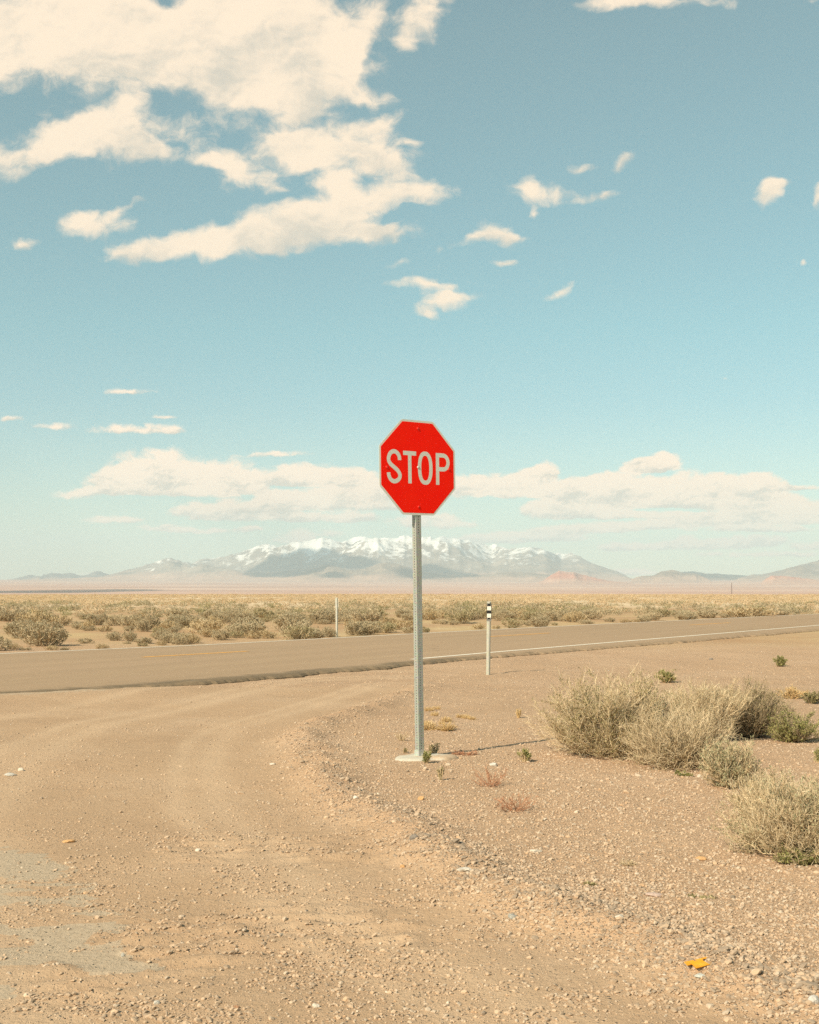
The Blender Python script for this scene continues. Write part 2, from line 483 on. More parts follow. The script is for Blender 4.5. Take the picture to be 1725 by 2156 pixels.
def road_material():
    m, nt, b = new_mat("worn_asphalt")
    co = nt.node('ShaderNodeTexCoord').outputs['Object']
    # along and across the road
    al = nt.vmath('DOT_PRODUCT', co, (ROAD_DIR.x, ROAD_DIR.y, 0)); ac = nt.vmath('DOT_PRODUCT', co, (-ROAD_DIR.y, ROAD_DIR.x, 0))
    cb = nt.node('ShaderNodeCombineXYZ'); nt.set(cb.inputs[0], nt.math('MULTIPLY', al, 0.06)); nt.set(cb.inputs[1], ac)
    streak = nt.noise(cb.outputs[0], 0.9, 5, 0.6)
    fine = nt.noise(co, 55.0, 4, 0.8); mid = nt.noise(co, 3.0, 5, 0.65)
    c = nt.ramp(fine, [(0.28, (0.30, 0.206, 0.126)), (0.5, (0.395, 0.272, 0.168)), (0.72, (0.485, 0.345, 0.22))])
    c = nt.mix(nt.maprange(streak, 0.35, 0.7, 0.0, 0.5), c, (0.32, 0.225, 0.135))
    c = nt.mix(nt.maprange(mid, 0.45, 0.75, 0.0, 0.35), c, (0.42, 0.30, 0.18))
    # hairline cracks
    w = nt.vmath('ADD', co, nt.vmath('SCALE', nt.noise(co, 1.4, 4, 0.6, out='Color'), scale=1.3))
    ve = nt.voro(w, 0.22, 'DISTANCE_TO_EDGE')
    crack = nt.math('MULTIPLY', nt.maprange(ve.outputs['Distance'], 0.004, 0.001), nt.maprange(nt.noise(co, 0.3, 2), 0.48, 0.6))
    c = nt.mix(nt.math('MULTIPLY', crack, 0.5), c, (0.13, 0.10, 0.07))
    # darker strip with a ragged border along the near edge
    eg = nt.attr('tint')
    ef = nt.maprange(nt.math('ADD', eg, nt.math('MULTIPLY', nt.math('SUBTRACT', nt.noise(co, 2.2, 6, .7), .5), 1.1)), .30, .85)
    c = nt.mix(nt.math('MULTIPLY', ef, .85), c, nt.ramp(fine, [(.3, (0.125, 0.095, 0.06)), (.7, (0.21, 0.155, 0.095))]))
    # dust drifted over the turn-in
    dz = nt.maprange(nt.noise(cb.outputs[0], 1.6, 5, .65), .5, .72, 0, .5)
    c = nt.mix(dz, c, (0.44, 0.31, 0.185))
    nt.set(b.inputs['Base Color'], c); b.inputs['Roughness'].default_value = 0.9
    b.inputs['Specular IOR Level'].default_value = 0.1
    bp = nt.node('ShaderNodeBump'); bp.inputs['Strength'].default_value = 0.7; bp.inputs['Distance'].default_value = 0.006
    nt.set(bp.inputs['Height'], fine); nt.set(b.inputs['Normal'], bp.outputs[0])
    return m
road = link("road", road_mesh(), road_material(), kind="structure", label="two-lane sunbleached asphalt road crossing the desert")

def stripe(name, path, width, mat, parent, z, step=0.25, off=0.0, wear=0.0):
    L = path_len(path); n = max(2, int(min(L, 120) / step))
    t = np.concatenate([np.linspace(0, min(L, 120), n), np.linspace(125, L, 60)]) if L > 125 else np.linspace(0, L, n)
    P = resample(path, t)
    nn = np.array((-ROAD_DIR.y, ROAD_DIR.x))
    wv = (fbm(t * 3, t * 0, 81, 3) - .5) * wear
    A = np.c_[P - nn * (width / 2 + wv)[:, None], np.full(len(t), z)]
    B = np.c_[P + nn * (width / 2 - wv * .6)[:, None], np.full(len(t), z)]
    i = np.arange(len(t) - 1); M = len(t)
    return link(name, np_mesh(name, np.concatenate([A, B]), quads=np.stack([i, i + 1, i + 1 + M, i + M], 1)), mat, parent)

def paint_mat(name, color, under, amount):
    m, nt, b = new_mat(name)
    co = nt.node('ShaderNodeTexCoord').outputs['Object']
    n = nt.noise(co, 16.0, 6, 0.75)
    nt.set(b.inputs['Base Color'], nt.mix(nt.maprange(n, amount - 0.1, amount + 0.06), color, under)); b.inputs['Roughness'].default_value = 0.8
    return m
white_paint = paint_mat("white_road_paint", (0.84, 0.75, 0.60), (0.46, 0.35, 0.23), 0.64)
yellow_paint = paint_mat("yellow_road_paint", (0.85, 0.40, 0.06), (0.40, 0.27, 0.15), 0.60)
stripe("edge_line", near_line_x, 0.15, white_paint, road, RZ + 0.004, wear=0.03)
stripe("edge_line", far_line_x, 0.14, white_paint, road, RZ + 0.004, wear=0.03)
def dash(a, b):
    p = gl([a, b], RZ); stripe("centre_line_dash", p, 0.15, yellow_paint, road, RZ + 0.004, step=0.1, wear=0.05)
dash((300, 1384), (522, 1371.3)); dash((1032, 1340.5), (1158, 1333.0)); dash((1452, 1316.2), (1538, 1311.2))

# ------------------------------------------------------------------ stones
def stone_proto(seed, sub):
    bm = bmesh.new(); bmesh.ops.create_icosphere(bm, subdivisions=sub, radius=1.0)
    r = random.Random(seed)
    ax = [Vector((r.gauss(0, 1), r.gauss(0, 1), r.gauss(0, 1))).normalized() for _ in range(9)]
    of = [r.uniform(0.55, 0.95) for _ in range(9)]
    for v in bm.verts:
        for a, o in zip(ax, of):             # cut facets
            dd = v.co.dot(a)
            if dd > o: v.co -= a * (dd - o) * 0.9
        v.co += Vector((r.uniform(-1, 1), r.uniform(-1, 1), r.uniform(-1, 1))) * 0.05
    bm.verts.ensure_lookup_table()
    V = np.array([v.co[:] for v in bm.verts]); Fc = np.array([[v.index for v in f.verts] for f in bm.faces])
    bm.free()
    return V, Fc

STONES = [(0.0, (0.34, 0.26, 0.185)), (0.10, (0.40, 0.295, 0.20)), (0.35, (0.53, 0.38, 0.25)), (0.55, (0.57, 0.42, 0.285)), (0.75, (0.49, 0.39, 0.285)), (0.88, (0.55, 0.43, 0.31)), (0.95, (0.55, 0.36, 0.21)), (1.0, (0.64, 0.54, 0.42))]
stone_mat = tint_mat("loose_stone", STONES, 0.9, patch=40.0)

def scatter_stones(n, seed, size_lo, size_hi, ymin, ymax, prefer, sub):
    rg = np.random.default_rng(seed)
    m = n * 6
    yy = ymin * (ymax / ymin) ** rg.random(m)           # denser close by
    xx = (rg.random(m) * 2 - 1) * (0.37 * yy + 0.2)
    g, p, b, d, s = zones_at(xx, yy)
    keep = rg.random(m) < prefer(g, p, b, xx, yy)
    keep &= road_side(xx, yy) < 0
    bb = b[keep][:n]; xx = xx[keep][:n]; yy = yy[keep][:n]; k = len(xx)
    zz = ground_z(xx, yy)
    sz = size_lo + (size_hi - size_lo) * rg.random(k) ** 3.0
    protos = [stone_proto(seed * 10 + i, sub) for i in range(6)]
    nv = len(protos[0][0])
    which = rg.integers(0, 6, k)
    PV = np.stack([p_[0] for p_ in protos])[which]      # k,nv,3
    PF = np.stack([p_[1] for p_ in protos])[which]
    sc = np.stack([sz * rg.uniform(0.7, 1.3, k), sz * rg.uniform(0.6, 1.0, k), sz * rg.uniform(0.35, 0.7, k)], 1)
    a = rg.random(k) * 6.283; ca, sa = np.cos(a)[:, None], np.sin(a)[:, None]
    P = PV * sc[:, None, :]
    X = P[..., 0] * ca - P[..., 1] * sa; Y = P[..., 0] * sa + P[..., 1] * ca; Z = P[..., 2]
    tl = rg.normal(0, 0.25, k)[:, None]; Z = Z + X * tl
    V = np.stack([X + xx[:, None], Y + yy[:, None], Z + (zz + sz * 0.18)[:, None]], 2).reshape(-1, 3)
    Fq = (PF + (np.arange(k) * nv)[:, None, None]).reshape(-1, 3)
    tint = np.repeat(np.clip(rg.random(k) * (.5 if seed == 6 else 1) - (.55 * bb * (rg.random(k) < .65) if seed in (3, 4, 5) else 0), 0, 1), nv)
    return V, Fq, tint

def rutty(x, y):
    return sstep(0.48, 0.62, fbm(x * 2.2, y * 4.0, 66, 4)) * sstep(8.8, 7.4, y) * sstep(-2.6, -1.4, x)
parts = [scatter_stones(6000, 6, 0.005, 0.018, 4.3, 9, lambda g, p, b, x, y: rutty(x, y) * (g < .6), 1),
         scatter_stones(60000, 3, 0.004, 0.014, 4.3, 15, lambda g, p, b, x, y: (0.10 + 0.9 * g + 0.6 * b) * (1 - 0.8 * p), 1),
         scatter_stones(15000, 4, 0.007, 0.023, 4.4, 26, lambda g, p, b, x, y: (0.02 + 0.38 * g ** 2 + 1.2 * b) * (1 - 0.8 * p), 1),
         scatter_stones(220, 5, 0.018, 0.038, 4.6, 24, lambda g, p, b, x, y: (0.003 + 0.05 * g ** 2 + 1.0 * b ** 2) * (1 - p), 2)]
off = 0; Vs = []; Fs = []; Ts = []
for V, Fq, T in parts:
    Vs.append(V); Fs.append(Fq + off); Ts.append(T); off += len(V)
link("gravel", np_mesh("gravel", np.concatenate(Vs), tris=np.concatenate(Fs), tint=np.concatenate(Ts)), stone_mat, kind="stuff",
     label="loose tan and grey gravel strewn over the dirt", category="gravel")

def rock(px, py, wpx, hpx, color, label, seed, flat=0.5, group=None):
    """one stone worth pointing at: width and height as seen"""
    p = at(px, py); mpp = p.y / F
    w = wpx * mpp; h = max(hpx * mpp * 0.9, w * 0.18)
    V, Fc = stone_proto(seed, 3)
    rg = np.random.default_rng(seed)
    V = V + (rg.random(V.shape) - .5) * 0.04
    V = V * np.array([w / 2, w * 0.36, h * 0.75])
    a = rg.uniform(-0.3, 0.3); V = np.stack([V[:, 0] * math.cos(a) - V[:, 1] * math.sin(a), V[:, 0] * math.sin(a) + V[:, 1] * math.cos(a), V[:, 2]], 1)
    o = link("rock", np_mesh("rock", V, tris=Fc), simple_mat("rock_surface", color, 0.9, var=0.22, scale=60, bump=0.4), label=label, category="rock")
    o.location = (p.x, p.y, gz(p.x, p.y) + h * 0.22)
    if group: o["group"] = group
    return o
W_ = (0.60, 0.52, 0.41); GR = (0.36, 0.34, 0.29); OR = (0.56, 0.33, 0.15); TN = (0.52, 0.41, 0.29); PK = (0.52, 0.38, 0.30); DK = (0.22, 0.185, 0.15)
for i, r in enumerate([
    (45, 1623, 15, 8, W_, "cream stone, the right one of a pair on the dirt road"),
    (22, 1633, 26, 7, (0.48, 0.44, 0.37), "flat light grey stone left of a cream stone on dirt"),
    (573, 1611, 16, 7, W_, "flat white stone on dirt left of the stony ridge"),
    (145, 1773, 28, 7, OR, "flat orange-tan stone lying alone on the dirt road"),
    (417, 1792, 13, 7, W_, "lone white stone in the middle of the dirt road"),
    (749, 1682, 11, 8, (0.66, 0.59, 0.49), "small blocky white stone above the gravel ridge"),
    (887, 1683, 17, 8, OR, "small orange stone on gravel below the concrete footing"),
    (872, 1766, 24, 12, DK, "dark grey clod on the gravel ridge below the stop sign"),
    (848, 1819, 12, 8, OR, "orange stone on the outer edge of the gravel ridge"),
    (978, 1825, 32, 9, (0.60, 0.53, 0.43), "flat pale stone on the gravel ridge, larger than its neighbours"),
    (1128, 1794, 30, 8, W_, "flat whitish stone on gravel right of the ridge"),
    (1475, 1810, 26, 8, OR, "flat orange-tan stone left of the right-hand shrub"),
    (1377, 1886, 36, 8, PK, "wide flat pinkish stone flush with the gravel"),
    (1305, 1931, 20, 9, W_, "white stone on the gravel above the orange scrap"),
    (1078, 1908, 22, 12, GR, "light grey stone at the foot of the gravel ridge"),
    (1475, 2053, 26, 8, (0.50, 0.49, 0.42), "flat pale grey stone just below the orange scrap"),
    (1592, 2050, 18, 14, (0.60, 0.47, 0.33), "upright tan stone to the right of the orange scrap"),
    (1714, 2106, 26, 19, (0.52, 0.48, 0.42), "big light grey stone in the corner of the gravel"),
    (665, 2121, 17, 11, W_, "rounded white stone on the rutted dirt"),
    (497, 2123, 16, 7, (0.36, 0.20, 0.11), "reddish brown stone on the rutted dirt"),
    (258, 2014, 10, 9, GR, "small grey stone at the tip of the bared pavement"),
    (54, 2098, 10, 9, (0.62, 0.50, 0.36), "small tan stone below the bared pavement"),
    (330, 2114, 15, 9, (0.50, 0.47, 0.40), "pale grey flat stone on dirt below the pavement tip"),
    (1498, 1389, 10, 4, DK, "small black stone on the gravel shoulder beside the road"),
    (1476, 1636, 16, 7, W_, "white stone at the foot of the grey leafless shrub"),
    (1040, 1612, 20, 8, (0.58, 0.53, 0.45), "pale flat stone between the concrete footing and shrubs"),
    (944, 1512 + 100, 13, 7, TN, "tan stone at the right rim of the concrete footing")]):
    rock(*r, seed=200 + i)

# ------------------------------------------------------------------ stop sign
def steel_mat(name, base, var=0.12):
    m, nt, b = new_mat(name)
    co = nt.node('ShaderNodeTexCoord').outputs['Object']
    n = nt.noise(nt.vmath('MULTIPLY', co, (1, 1, 0.12)), 60, 5, 0.65); n2 = nt.voro(co, 90.0).outputs['Color']
    c = nt.ramp(n, [(0.3, tuple(v * (1 - var) for v in base)), (0.7, tuple(v * (1 + var) for v in base))])
    c = nt.mix(0.12, c, n2, 'OVERLAY')
    nt.set(b.inputs['Base Color'], c)
    b.inputs['Metallic'].default_value = 0.35; b.inputs['Roughness'].default_value = 0.55
    return m
galv = steel_mat("galvanised_steel", (0.40, 0.41, 0.36))
galv_lite = steel_mat("galvanised_sleeve", (0.50, 0.52, 0.47))

THETA = 36.4
base_pt = at(884, 1596)
stop = empty("stop_sign", (base_pt.x, base_pt.y, gz(base_pt.x, base_pt.y)),
             label="red octagonal STOP sign on a perforated steel post", category="stop sign")
stop.rotation_euler = (Matrix.Rotation(R(-0.75), 3, 'Y') @ Matrix.Rotation(R(THETA), 3, 'Z')).to_euler()

stop.scale = (0.979, 0.979, 0.979)
W = 0.0620
def tube_mesh(w, z0, z1, pitch, hole_r):
    n = int((z1 - z0) / pitch); V = []; Q = []
    oct_ = [(math.cos(R(22.5 + 45 * k)) * hole_r, math.sin(R(22.5 + 45 * k)) * hole_r) for k in range(8)]
    half = w / 2; hp = pitch / 2
    bd = [(half, 0.42 * hp), (0.42 * half, hp), (-0.42 * half, hp), (-half, 0.42 * hp), (-half, -0.42 * hp), (-0.42 * half, -hp), (0.42 * half, -hp), (half, -0.42 * hp)]
    corners = {0: (half, hp), 1: None}
    tris = []
    for f in range(4):
        a = math.pi / 2 * f
        def put(u, zc, dz, depth=0.0):
            x, y = u, -half + depth
            V.append((x * math.cos(a) - y * math.sin(a), x * math.sin(a) + y * math.cos(a), zc + dz)); return len(V) - 1
        for k in range(n):
            zc = z0 + pitch * (k + .5)
            ho = [put(u, zc, dz) for u, dz in oct_]
            hi = [put(u, zc, dz, 0.003) for u, dz in oct_]
            bo = [put(u, zc, dz) for u, dz in bd]
            cn = [put(half, zc, hp), put(-half, zc, hp), put(-half, zc, -hp), put(half, zc, -hp)]
            for j in range(8):
                j2 = (j + 1) % 8
                Q.append((bo[j], bo[j2], ho[j2], ho[j])); Q.append((ho[j], ho[j2], hi[j2], hi[j]))
            tris += [(bo[0], cn[0], bo[1]), (bo[2], cn[1], bo[3]), (bo[4], cn[2], bo[5]), (bo[6], cn[3], bo[7])]
    # cap
    h = half; z = z0 + n * pitch
    i0 = len(V); V += [(-h, -h, z), (h, -h, z), (h, h, z), (-h, h, z)]; Q.append((i0, i0 + 1, i0 + 2, i0 + 3))
    return np_mesh("post", V, quads=Q, tris=tris)
SIGN_C = 2.345 + 0.457
post = link("post", tube_mesh(W, 0.055, SIGN_C + 0.42, 0.0254, 0.0058), galv, stop)
bm = bmesh.new()
for (w, z0, z1) in ((0.0735, -0.05, 0.075),):
    prism(bm, [(-w / 2, z0), (w / 2, z0), (w / 2, z1), (-w / 2, z1)], -w / 2, w / 2)
bmesh.ops.delete(bm, geom=[f for f in bm.faces if abs(f.normal.z) > .9 and f.calc_center_median().z > 0], context='FACES')
sleeve = link("post_sleeve", bm_mesh("post_sleeve", bm), galv_lite, stop)
bm = bmesh.new()
bmesh.ops.create_cone(bm, cap_ends=True, segments=6, radius1=0.010, radius2=0.010, depth=0.010, matrix=Matrix.Translation((0.006, -0.042, 0.035)) @ Matrix.Rotation(R(90), 4, 'X'))
link("sleeve_bolt", bm_mesh("sleeve_bolt", bm), galv_lite, sleeve)

# concrete footing poured round the post, half buried
def footing():
    n = 48; rings = [(0.0, 0.034), (0.35, 0.036), (0.7, 0.033), (0.9, 0.026), (1.0, 0.006), (1.05, -0.05)]
    V = []; Q = []
    for r_, z_ in rings:
        for k in range(n):
            a = 2 * math.pi * k / n
            rr = 1 + 0.16 * math.sin(a * 2 + .6) + 0.10 * math.sin(a * 3 + 2) + 0.05 * math.sin(a * 7)
            jit = 0.03 * rnd.uniform(-1, 1) if r_ > .8 else 0
            V.append((r_ * 0.265 * (rr + jit) * math.cos(a) * 1.05, r_ * 0.24 * (rr + jit) * math.sin(a), z_ + rnd.uniform(-.002, .002)))
    for j in range(len(rings) - 1):
        for k in range(n):
            Q.append((j * n + k, j * n + (k + 1) % n, (j + 1) * n + (k + 1) % n, (j + 1) * n + k))
    return np_mesh("footing", V, quads=Q, smooth=True)
conc, nt, b = new_mat("weathered_concrete")
co = nt.node('ShaderNodeTexCoord').outputs['Object']
c = nt.ramp(nt.noise(co, 25, 6, 0.7), [(0.3, (0.46, 0.41, 0.32)), (0.7, (0.60, 0.55, 0.44))])
c = nt.mix(nt.maprange(nt.noise(co, 5.5, 4, 0.6), 0.46, 0.62, 0, 0.85), c, (0.54, 0.38, 0.235))
nt.set(b.inputs['Base Color'], c); b.inputs['Roughness'].default_value = 0.95
bp = nt.node('ShaderNodeBump'); bp.inputs['Strength'].default_value = .5; bp.inputs['Distance'].default_value = .004
nt.set(bp.inputs['Height'], nt.noise(co, 80, 5, .7)); nt.set(b.inputs['Normal'], bp.outputs[0])
ft = link("footing", footing(), conc, stop)
ft.rotation_euler = (0, 0, R(-THETA)); ft.location = (0.03, -0.02, -0.010)

# panel
A = 0.457
def octagon(ap, rc=0.0):
    s = ap * math.tan(R(22.5))
    raw = [(s, -ap), (ap, -s), (ap, s), (s, ap), (-s, ap), (-ap, s), (-ap, -s), (-s, -ap)]
    if not rc: return raw
    out = []
    for i, p in enumerate(raw):
        p = Vector(p); a = Vector(raw[i - 1]); b_ = Vector(raw[(i + 1) % 8])
        u = (a - p).normalized() * rc; v = (b_ - p).normalized() * rc
        for t in (0, .25, .5, .75, 1):
            out.append(tuple((1 - t) ** 2 * (p + u) + 2 * t * (1 - t) * p + t * t * (p + v)))
    return out
sheet_white, nt, b = new_mat("white_reflective_sheeting")
co = nt.node('ShaderNodeTexCoord').outputs['Object']
nt.set(b.inputs['Base Color'], nt.ramp(nt.noise(co, 6, 5, .6), [(0.3, (0.66, 0.655, 0.57)), (0.7, (0.72, 0.715, 0.63))])); b.inputs['Roughness'].default_value = .45
sheet_red, nt, b = new_mat("red_reflective_sheeting")
co = nt.node('ShaderNodeTexCoord').outputs['Object']
c = nt.ramp(nt.noise(co, 5, 5, .6), [(0.3, (0.98, 0.010, 0.002)), (0.7, (1.0, 0.017, 0.003))])
c = nt.mix(nt.maprange(nt.noise(nt.vmath('MULTIPLY', co, (3, 1, 0.5)), 9, 5, .7), .62, .8, 0, .22), c, (0.88, 0.09, 0.035))
nt.set(b.inputs['Base Color'], c); b.inputs['Roughness'].default_value = .6; b.inputs['Specular IOR Level'].default_value = .08

bm = bmesh.new(); prism(bm, octagon(A, 0.022), -0.0015, 0.0015)
panel = link("sign_panel", bm_mesh("sign_panel", bm), sheet_white, stop)
panel.location = (0, -W / 2 - 0.0025, SIGN_C)
bm = bmesh.new(); prism(bm, octagon(A - 0.0205, 0.006), -0.0024, -0.0016)
link("red_field", bm_mesh("red_field", bm), sheet_red, panel)

# lettering: strokes of highway lettering
ST = 0.041; LH = 0.310
def band_faces(bm, pts, w, y):
    """constant-width stroke along a smooth centre line"""
    p = [Vector((a, b_)) for a, b_ in pts]
    sm = []
    for i in range(len(p) - 1):
        p0 = p[i - 1] if i else p[0] * 2 - p[1]; p1 = p[i]; p2 = p[i + 1]; p3 = p[i + 2] if i + 2 < len(p) else p[-1] * 2 - p[-2]
        for k in range(8):
            t = k / 8
            sm.append(0.5 * ((2 * p1) + (p2 - p0) * t + (2 * p0 - 5 * p1 + 4 * p2 - p3) * t * t + (3 * p1 - p0 - 3 * p2 + p3) * t ** 3))
    sm.append(p[-1])
    L = []; Rr = []
    for i, q in enumerate(sm):
        d = (sm[min(i + 1, len(sm) - 1)] - sm[max(i - 1, 0)]).normalized(); n = Vector((-d.y, d.x))
        L.append(bm.verts.new(((q + n * w / 2).x, y, (q + n * w / 2).y))); Rr.append(bm.verts.new(((q - n * w / 2).x, y, (q - n * w / 2).y)))
    for i in range(len(sm) - 1):
        bm.faces.new((L[i], L[i + 1], Rr[i + 1], Rr[i]))
def rect(bm, x0, x1, z0, z1, y):
    bm.faces.new([bm.verts.new(v) for v in ((x0, y, z0), (x1, y, z0), (x1, y, z1), (x0, y, z1))])
def letter_S(bm, cx, w, y):
    a = (w - ST) / 2; b_ = (LH + 0.012 - ST) / 2
    pts = [(a * .97, .062), (a * .95, .088), (a * .72, .119), (a * .28, b_ * .995), (-a * .25, b_), (-a * .72, .119), (-a * .97, .083), (-a * .95, .050), (-a * .62, .020), (0, -.008),
           (a * .62, -.038), (a * .98, -.072), (a * .98, -.100), (a * .72, -.124), (a * .22, -b_), (-a * .28, -b_ * .995), (-a * .74, -.118), (-a * .98, -.086), (-a * 1.02, -.060)]
    band_faces(bm, [(cx + u, v) for u, v in pts], ST, y)
def letter_O(bm, cx, w, y):
    H2 = (LH + 0.012) / 2
    N = 64; o = []; i_ = []
    for k in range(N):
        t = 2 * math.pi * k / N; c_, s_ = math.cos(t), math.sin(t); e = 2 / 2.35
        sx = math.copysign(abs(c_) ** e, c_); sz = math.copysign(abs(s_) ** e, s_)
        o.append(bm.verts.new((cx + sx * w / 2, y, sz * H2))); i_.append(bm.verts.new((cx + sx * (w / 2 - ST), y, sz * (H2 - ST))))
    for k in range(N):
        bm.faces.new((o[k], o[(k + 1) % N], i_[(k + 1) % N], i_[k]))
def letter_T(bm, cx, w, y):
    z = LH / 2
    rect(bm, cx - w / 2, cx + w / 2, z - ST, z, y); rect(bm, cx - ST / 2, cx + ST / 2, -z, z - ST, y)
def letter_P(bm, x0, w, y):
    z = LH / 2; m = -0.022
    rect(bm, x0, x0 + ST, -z, z, y)
    xr = x0 + w; rad = (z - m) / 2; cz = (z + m) / 2
    N = 24; o = []; i_ = []
    cxb = xr - rad * 0.92
    o.append((x0 + ST, z)); i_.append((x0 + ST, z - ST))
    for k in range(N + 1):
        t = math.pi / 2 - math.pi * k / N
        o.append((cxb + rad * .92 * math.cos(t), cz + rad * math.sin(t))); i_.append((cxb + (rad * .92 - ST) * math.cos(t), cz + (rad - ST) * math.sin(t)))
    o.append((x0 + ST, m)); i_.append((x0 + ST, m + ST))
    ov = [bm.verts.new((a, y, b_)) for a, b_ in o]; iv = [bm.verts.new((a, y, b_)) for a, b_ in i_]
    for k in range(len(o) - 1): bm.faces.new((ov[k], ov[k + 1], iv[k + 1], iv[k]))
YL = -0.0028
for fn in (lambda bm: letter_S(bm, -0.284, 0.172, YL), lambda bm: letter_T(bm, -0.1, 0.156, YL), lambda bm: letter_O(bm, 0.086, 0.178, YL), lambda bm: letter_P(bm, 0.216, 0.172, YL)):
    bm = bmesh.new(); fn(bm)
    me = bm_mesh("letter", bm)
    if me.polygons[0].normal.y > 0: me.flip_normals()
    link("letter", me, sheet_white, panel)
red_bolt = simple_mat("red_bolt_paint", (0.75, 0.03, 0.015), .4, var=.05)
zinc = simple_mat("zinc_bolt", (0.60, 0.59, 0.51), .5, 0.0, var=.05)
for (bx, bz, mt) in ((0.002, 0.378, red_bolt), (0.0, -0.378, red_bolt), (0.0, 0.004, zinc), (-0.370, -0.012, red_bolt), (0.378, 0.0, red_bolt)):
    bm = bmesh.new()
    bmesh.ops.create_cone(bm, cap_ends=True, segments=18, radius1=0.0135, radius2=0.0135, depth=0.003, matrix=Matrix.Translation((0, -0.0045, 0)) @ Matrix.Rotation(R(90), 4, 'X'))
    bmesh.ops.create_uvsphere(bm, u_segments=14, v_segments=8, radius=0.0105, matrix=Matrix.Translation((0, -0.005, 0)) @ Matrix.Diagonal((1, 0.45, 1, 1)))
    o = link("bolt", bm_mesh("bolt", bm, smooth=True), mt, panel); o.location = (bx, 0, bz)

# ------------------------------------------------------------------ roadside delineator posts
post_mat = steel_mat("delineator_steel", (0.58, 0.56, 0.47), 0.08)
black_plate = simple_mat("black_plate", (0.022, 0.021, 0.02), .55, var=.2, spec=.4)
refl = simple_mat("white_reflector", (0.86, 0.80, 0.68), .3, var=.05, scale=80)
plate_back = steel_mat("bare_aluminium", (0.52, 0.52, 0.46), 0.06)

def channel(bm, w, d, t, z0, z1):
    """hat-section post: flanges at the back, web forward"""
    o = [(-w / 2, 0), (-w * .24, 0), (-w * .17, -d), (w * .17, -d), (w * .24, 0), (w / 2, 0), (w / 2, t), (w * .24 - t, t), (w * .17 - t, -d + t), (-w * .17 + t, -d + t), (-w * .24 + t, t), (-w / 2, t)]
    a = [bm.verts.new((x, y, z0)) for x, y in o]; b_ = [bm.verts.new((x, y, z1)) for x, y in o]
    n = len(o)
    for i in range(n): bm.faces.new((a[i], a[(i + 1) % n], b_[(i + 1) % n], b_[i]))
    def strip(v):
        for i, j in ((0, 1), (4, 5)): bm.faces.new((v[i], v[j], v[11 - j], v[11 - i]))
        bm.faces.new((v[1], v[2], v[9], v[10])); bm.faces.new((v[2], v[3], v[8], v[9])); bm.faces.new((v[3], v[4], v[7], v[8]))
    strip(b_)

def delineator(px, py, height, rot, facing, label, lean=0.0):
    p = at(px, py)
    e = empty("delineator_post", (p.x, p.y, gz(p.x, p.y)), label=label, category="road marker post")
    e.rotation_euler = (0, R(lean), R(rot))
    bm = bmesh.new(); channel(bm, 0.078, 0.030, 0.004, -0.1, height)
    link("post", bm_mesh("post", bm), post_mat, e)
    pw, ph, zc = 0.094, 0.30, height - 0.026 - 0.165
    bm = bmesh.new(); y0 = -0.036 if facing else 0.0055
    prism(bm, [(-pw / 2, zc - ph / 2), (pw / 2, zc - ph / 2), (pw / 2, zc + ph / 2), (-pw / 2, zc + ph / 2)], y0, y0 + 0.004)
    pl = link("marker_plate", bm_mesh("marker_plate", bm), black_plate if facing else plate_back, e)
    if facing:
        for dz in (0.058, -0.082):
            bm = bmesh.new(); s = 0.078
            prism(bm, [(-s / 2 - .001, zc + dz - s / 2), (s / 2 - .001, zc + dz - s / 2), (s / 2 - .001, zc + dz + s / 2), (-s / 2 - .001, zc + dz + s / 2)], y0 - 0.005, y0 - 0.0005)
            link("reflector", bm_mesh("reflector", bm, bevel=0.002), refl, pl)
        for dx in (-.032, .032):
            for dz in (.122, -.138):
                bm = bmesh.new(); bmesh.ops.create_uvsphere(bm, u_segments=10, v_segments=6, radius=.007, matrix=Matrix.Translation((dx, y0, zc + dz)))
                link("rivet", bm_mesh("rivet", bm, True), zinc, pl)
        bm = bmesh.new(); prism(bm, [(-pw / 2, zc - ph / 2 - .036), (pw / 2, zc - ph / 2 - .036), (pw / 2, zc - ph / 2 - .001), (-pw / 2, zc - ph / 2 - .001)], y0 + .004, y0 + .0065)
        link("backing_plate", bm_mesh("backing_plate", bm), simple_mat("grey_backing", (.24, .23, .2), .6), pl)
    else:
        for sx in (-1, 1):       # rolled side rims of the plate
            bm = bmesh.new(); x0 = sx * (pw / 2 + .002)
            prism(bm, [(x0 - .004, zc - ph / 2), (x0 + .004, zc - ph / 2), (x0 + .004, zc + ph / 2), (x0 - .004, zc + ph / 2)], -.006, .0055 - .0005)
            link("plate_rim", bm_mesh("plate_rim", bm), refl, pl)
    return e
delineator(1028, 1421, 1.405, 5, True, "steel road marker post with two white reflectors on a black plate", lean=0.7)
delineator(709.5, 1341.5, 1.335, -4, False, "bare steel marker post on the road's far edge, plate facing away", lean=-0.2)

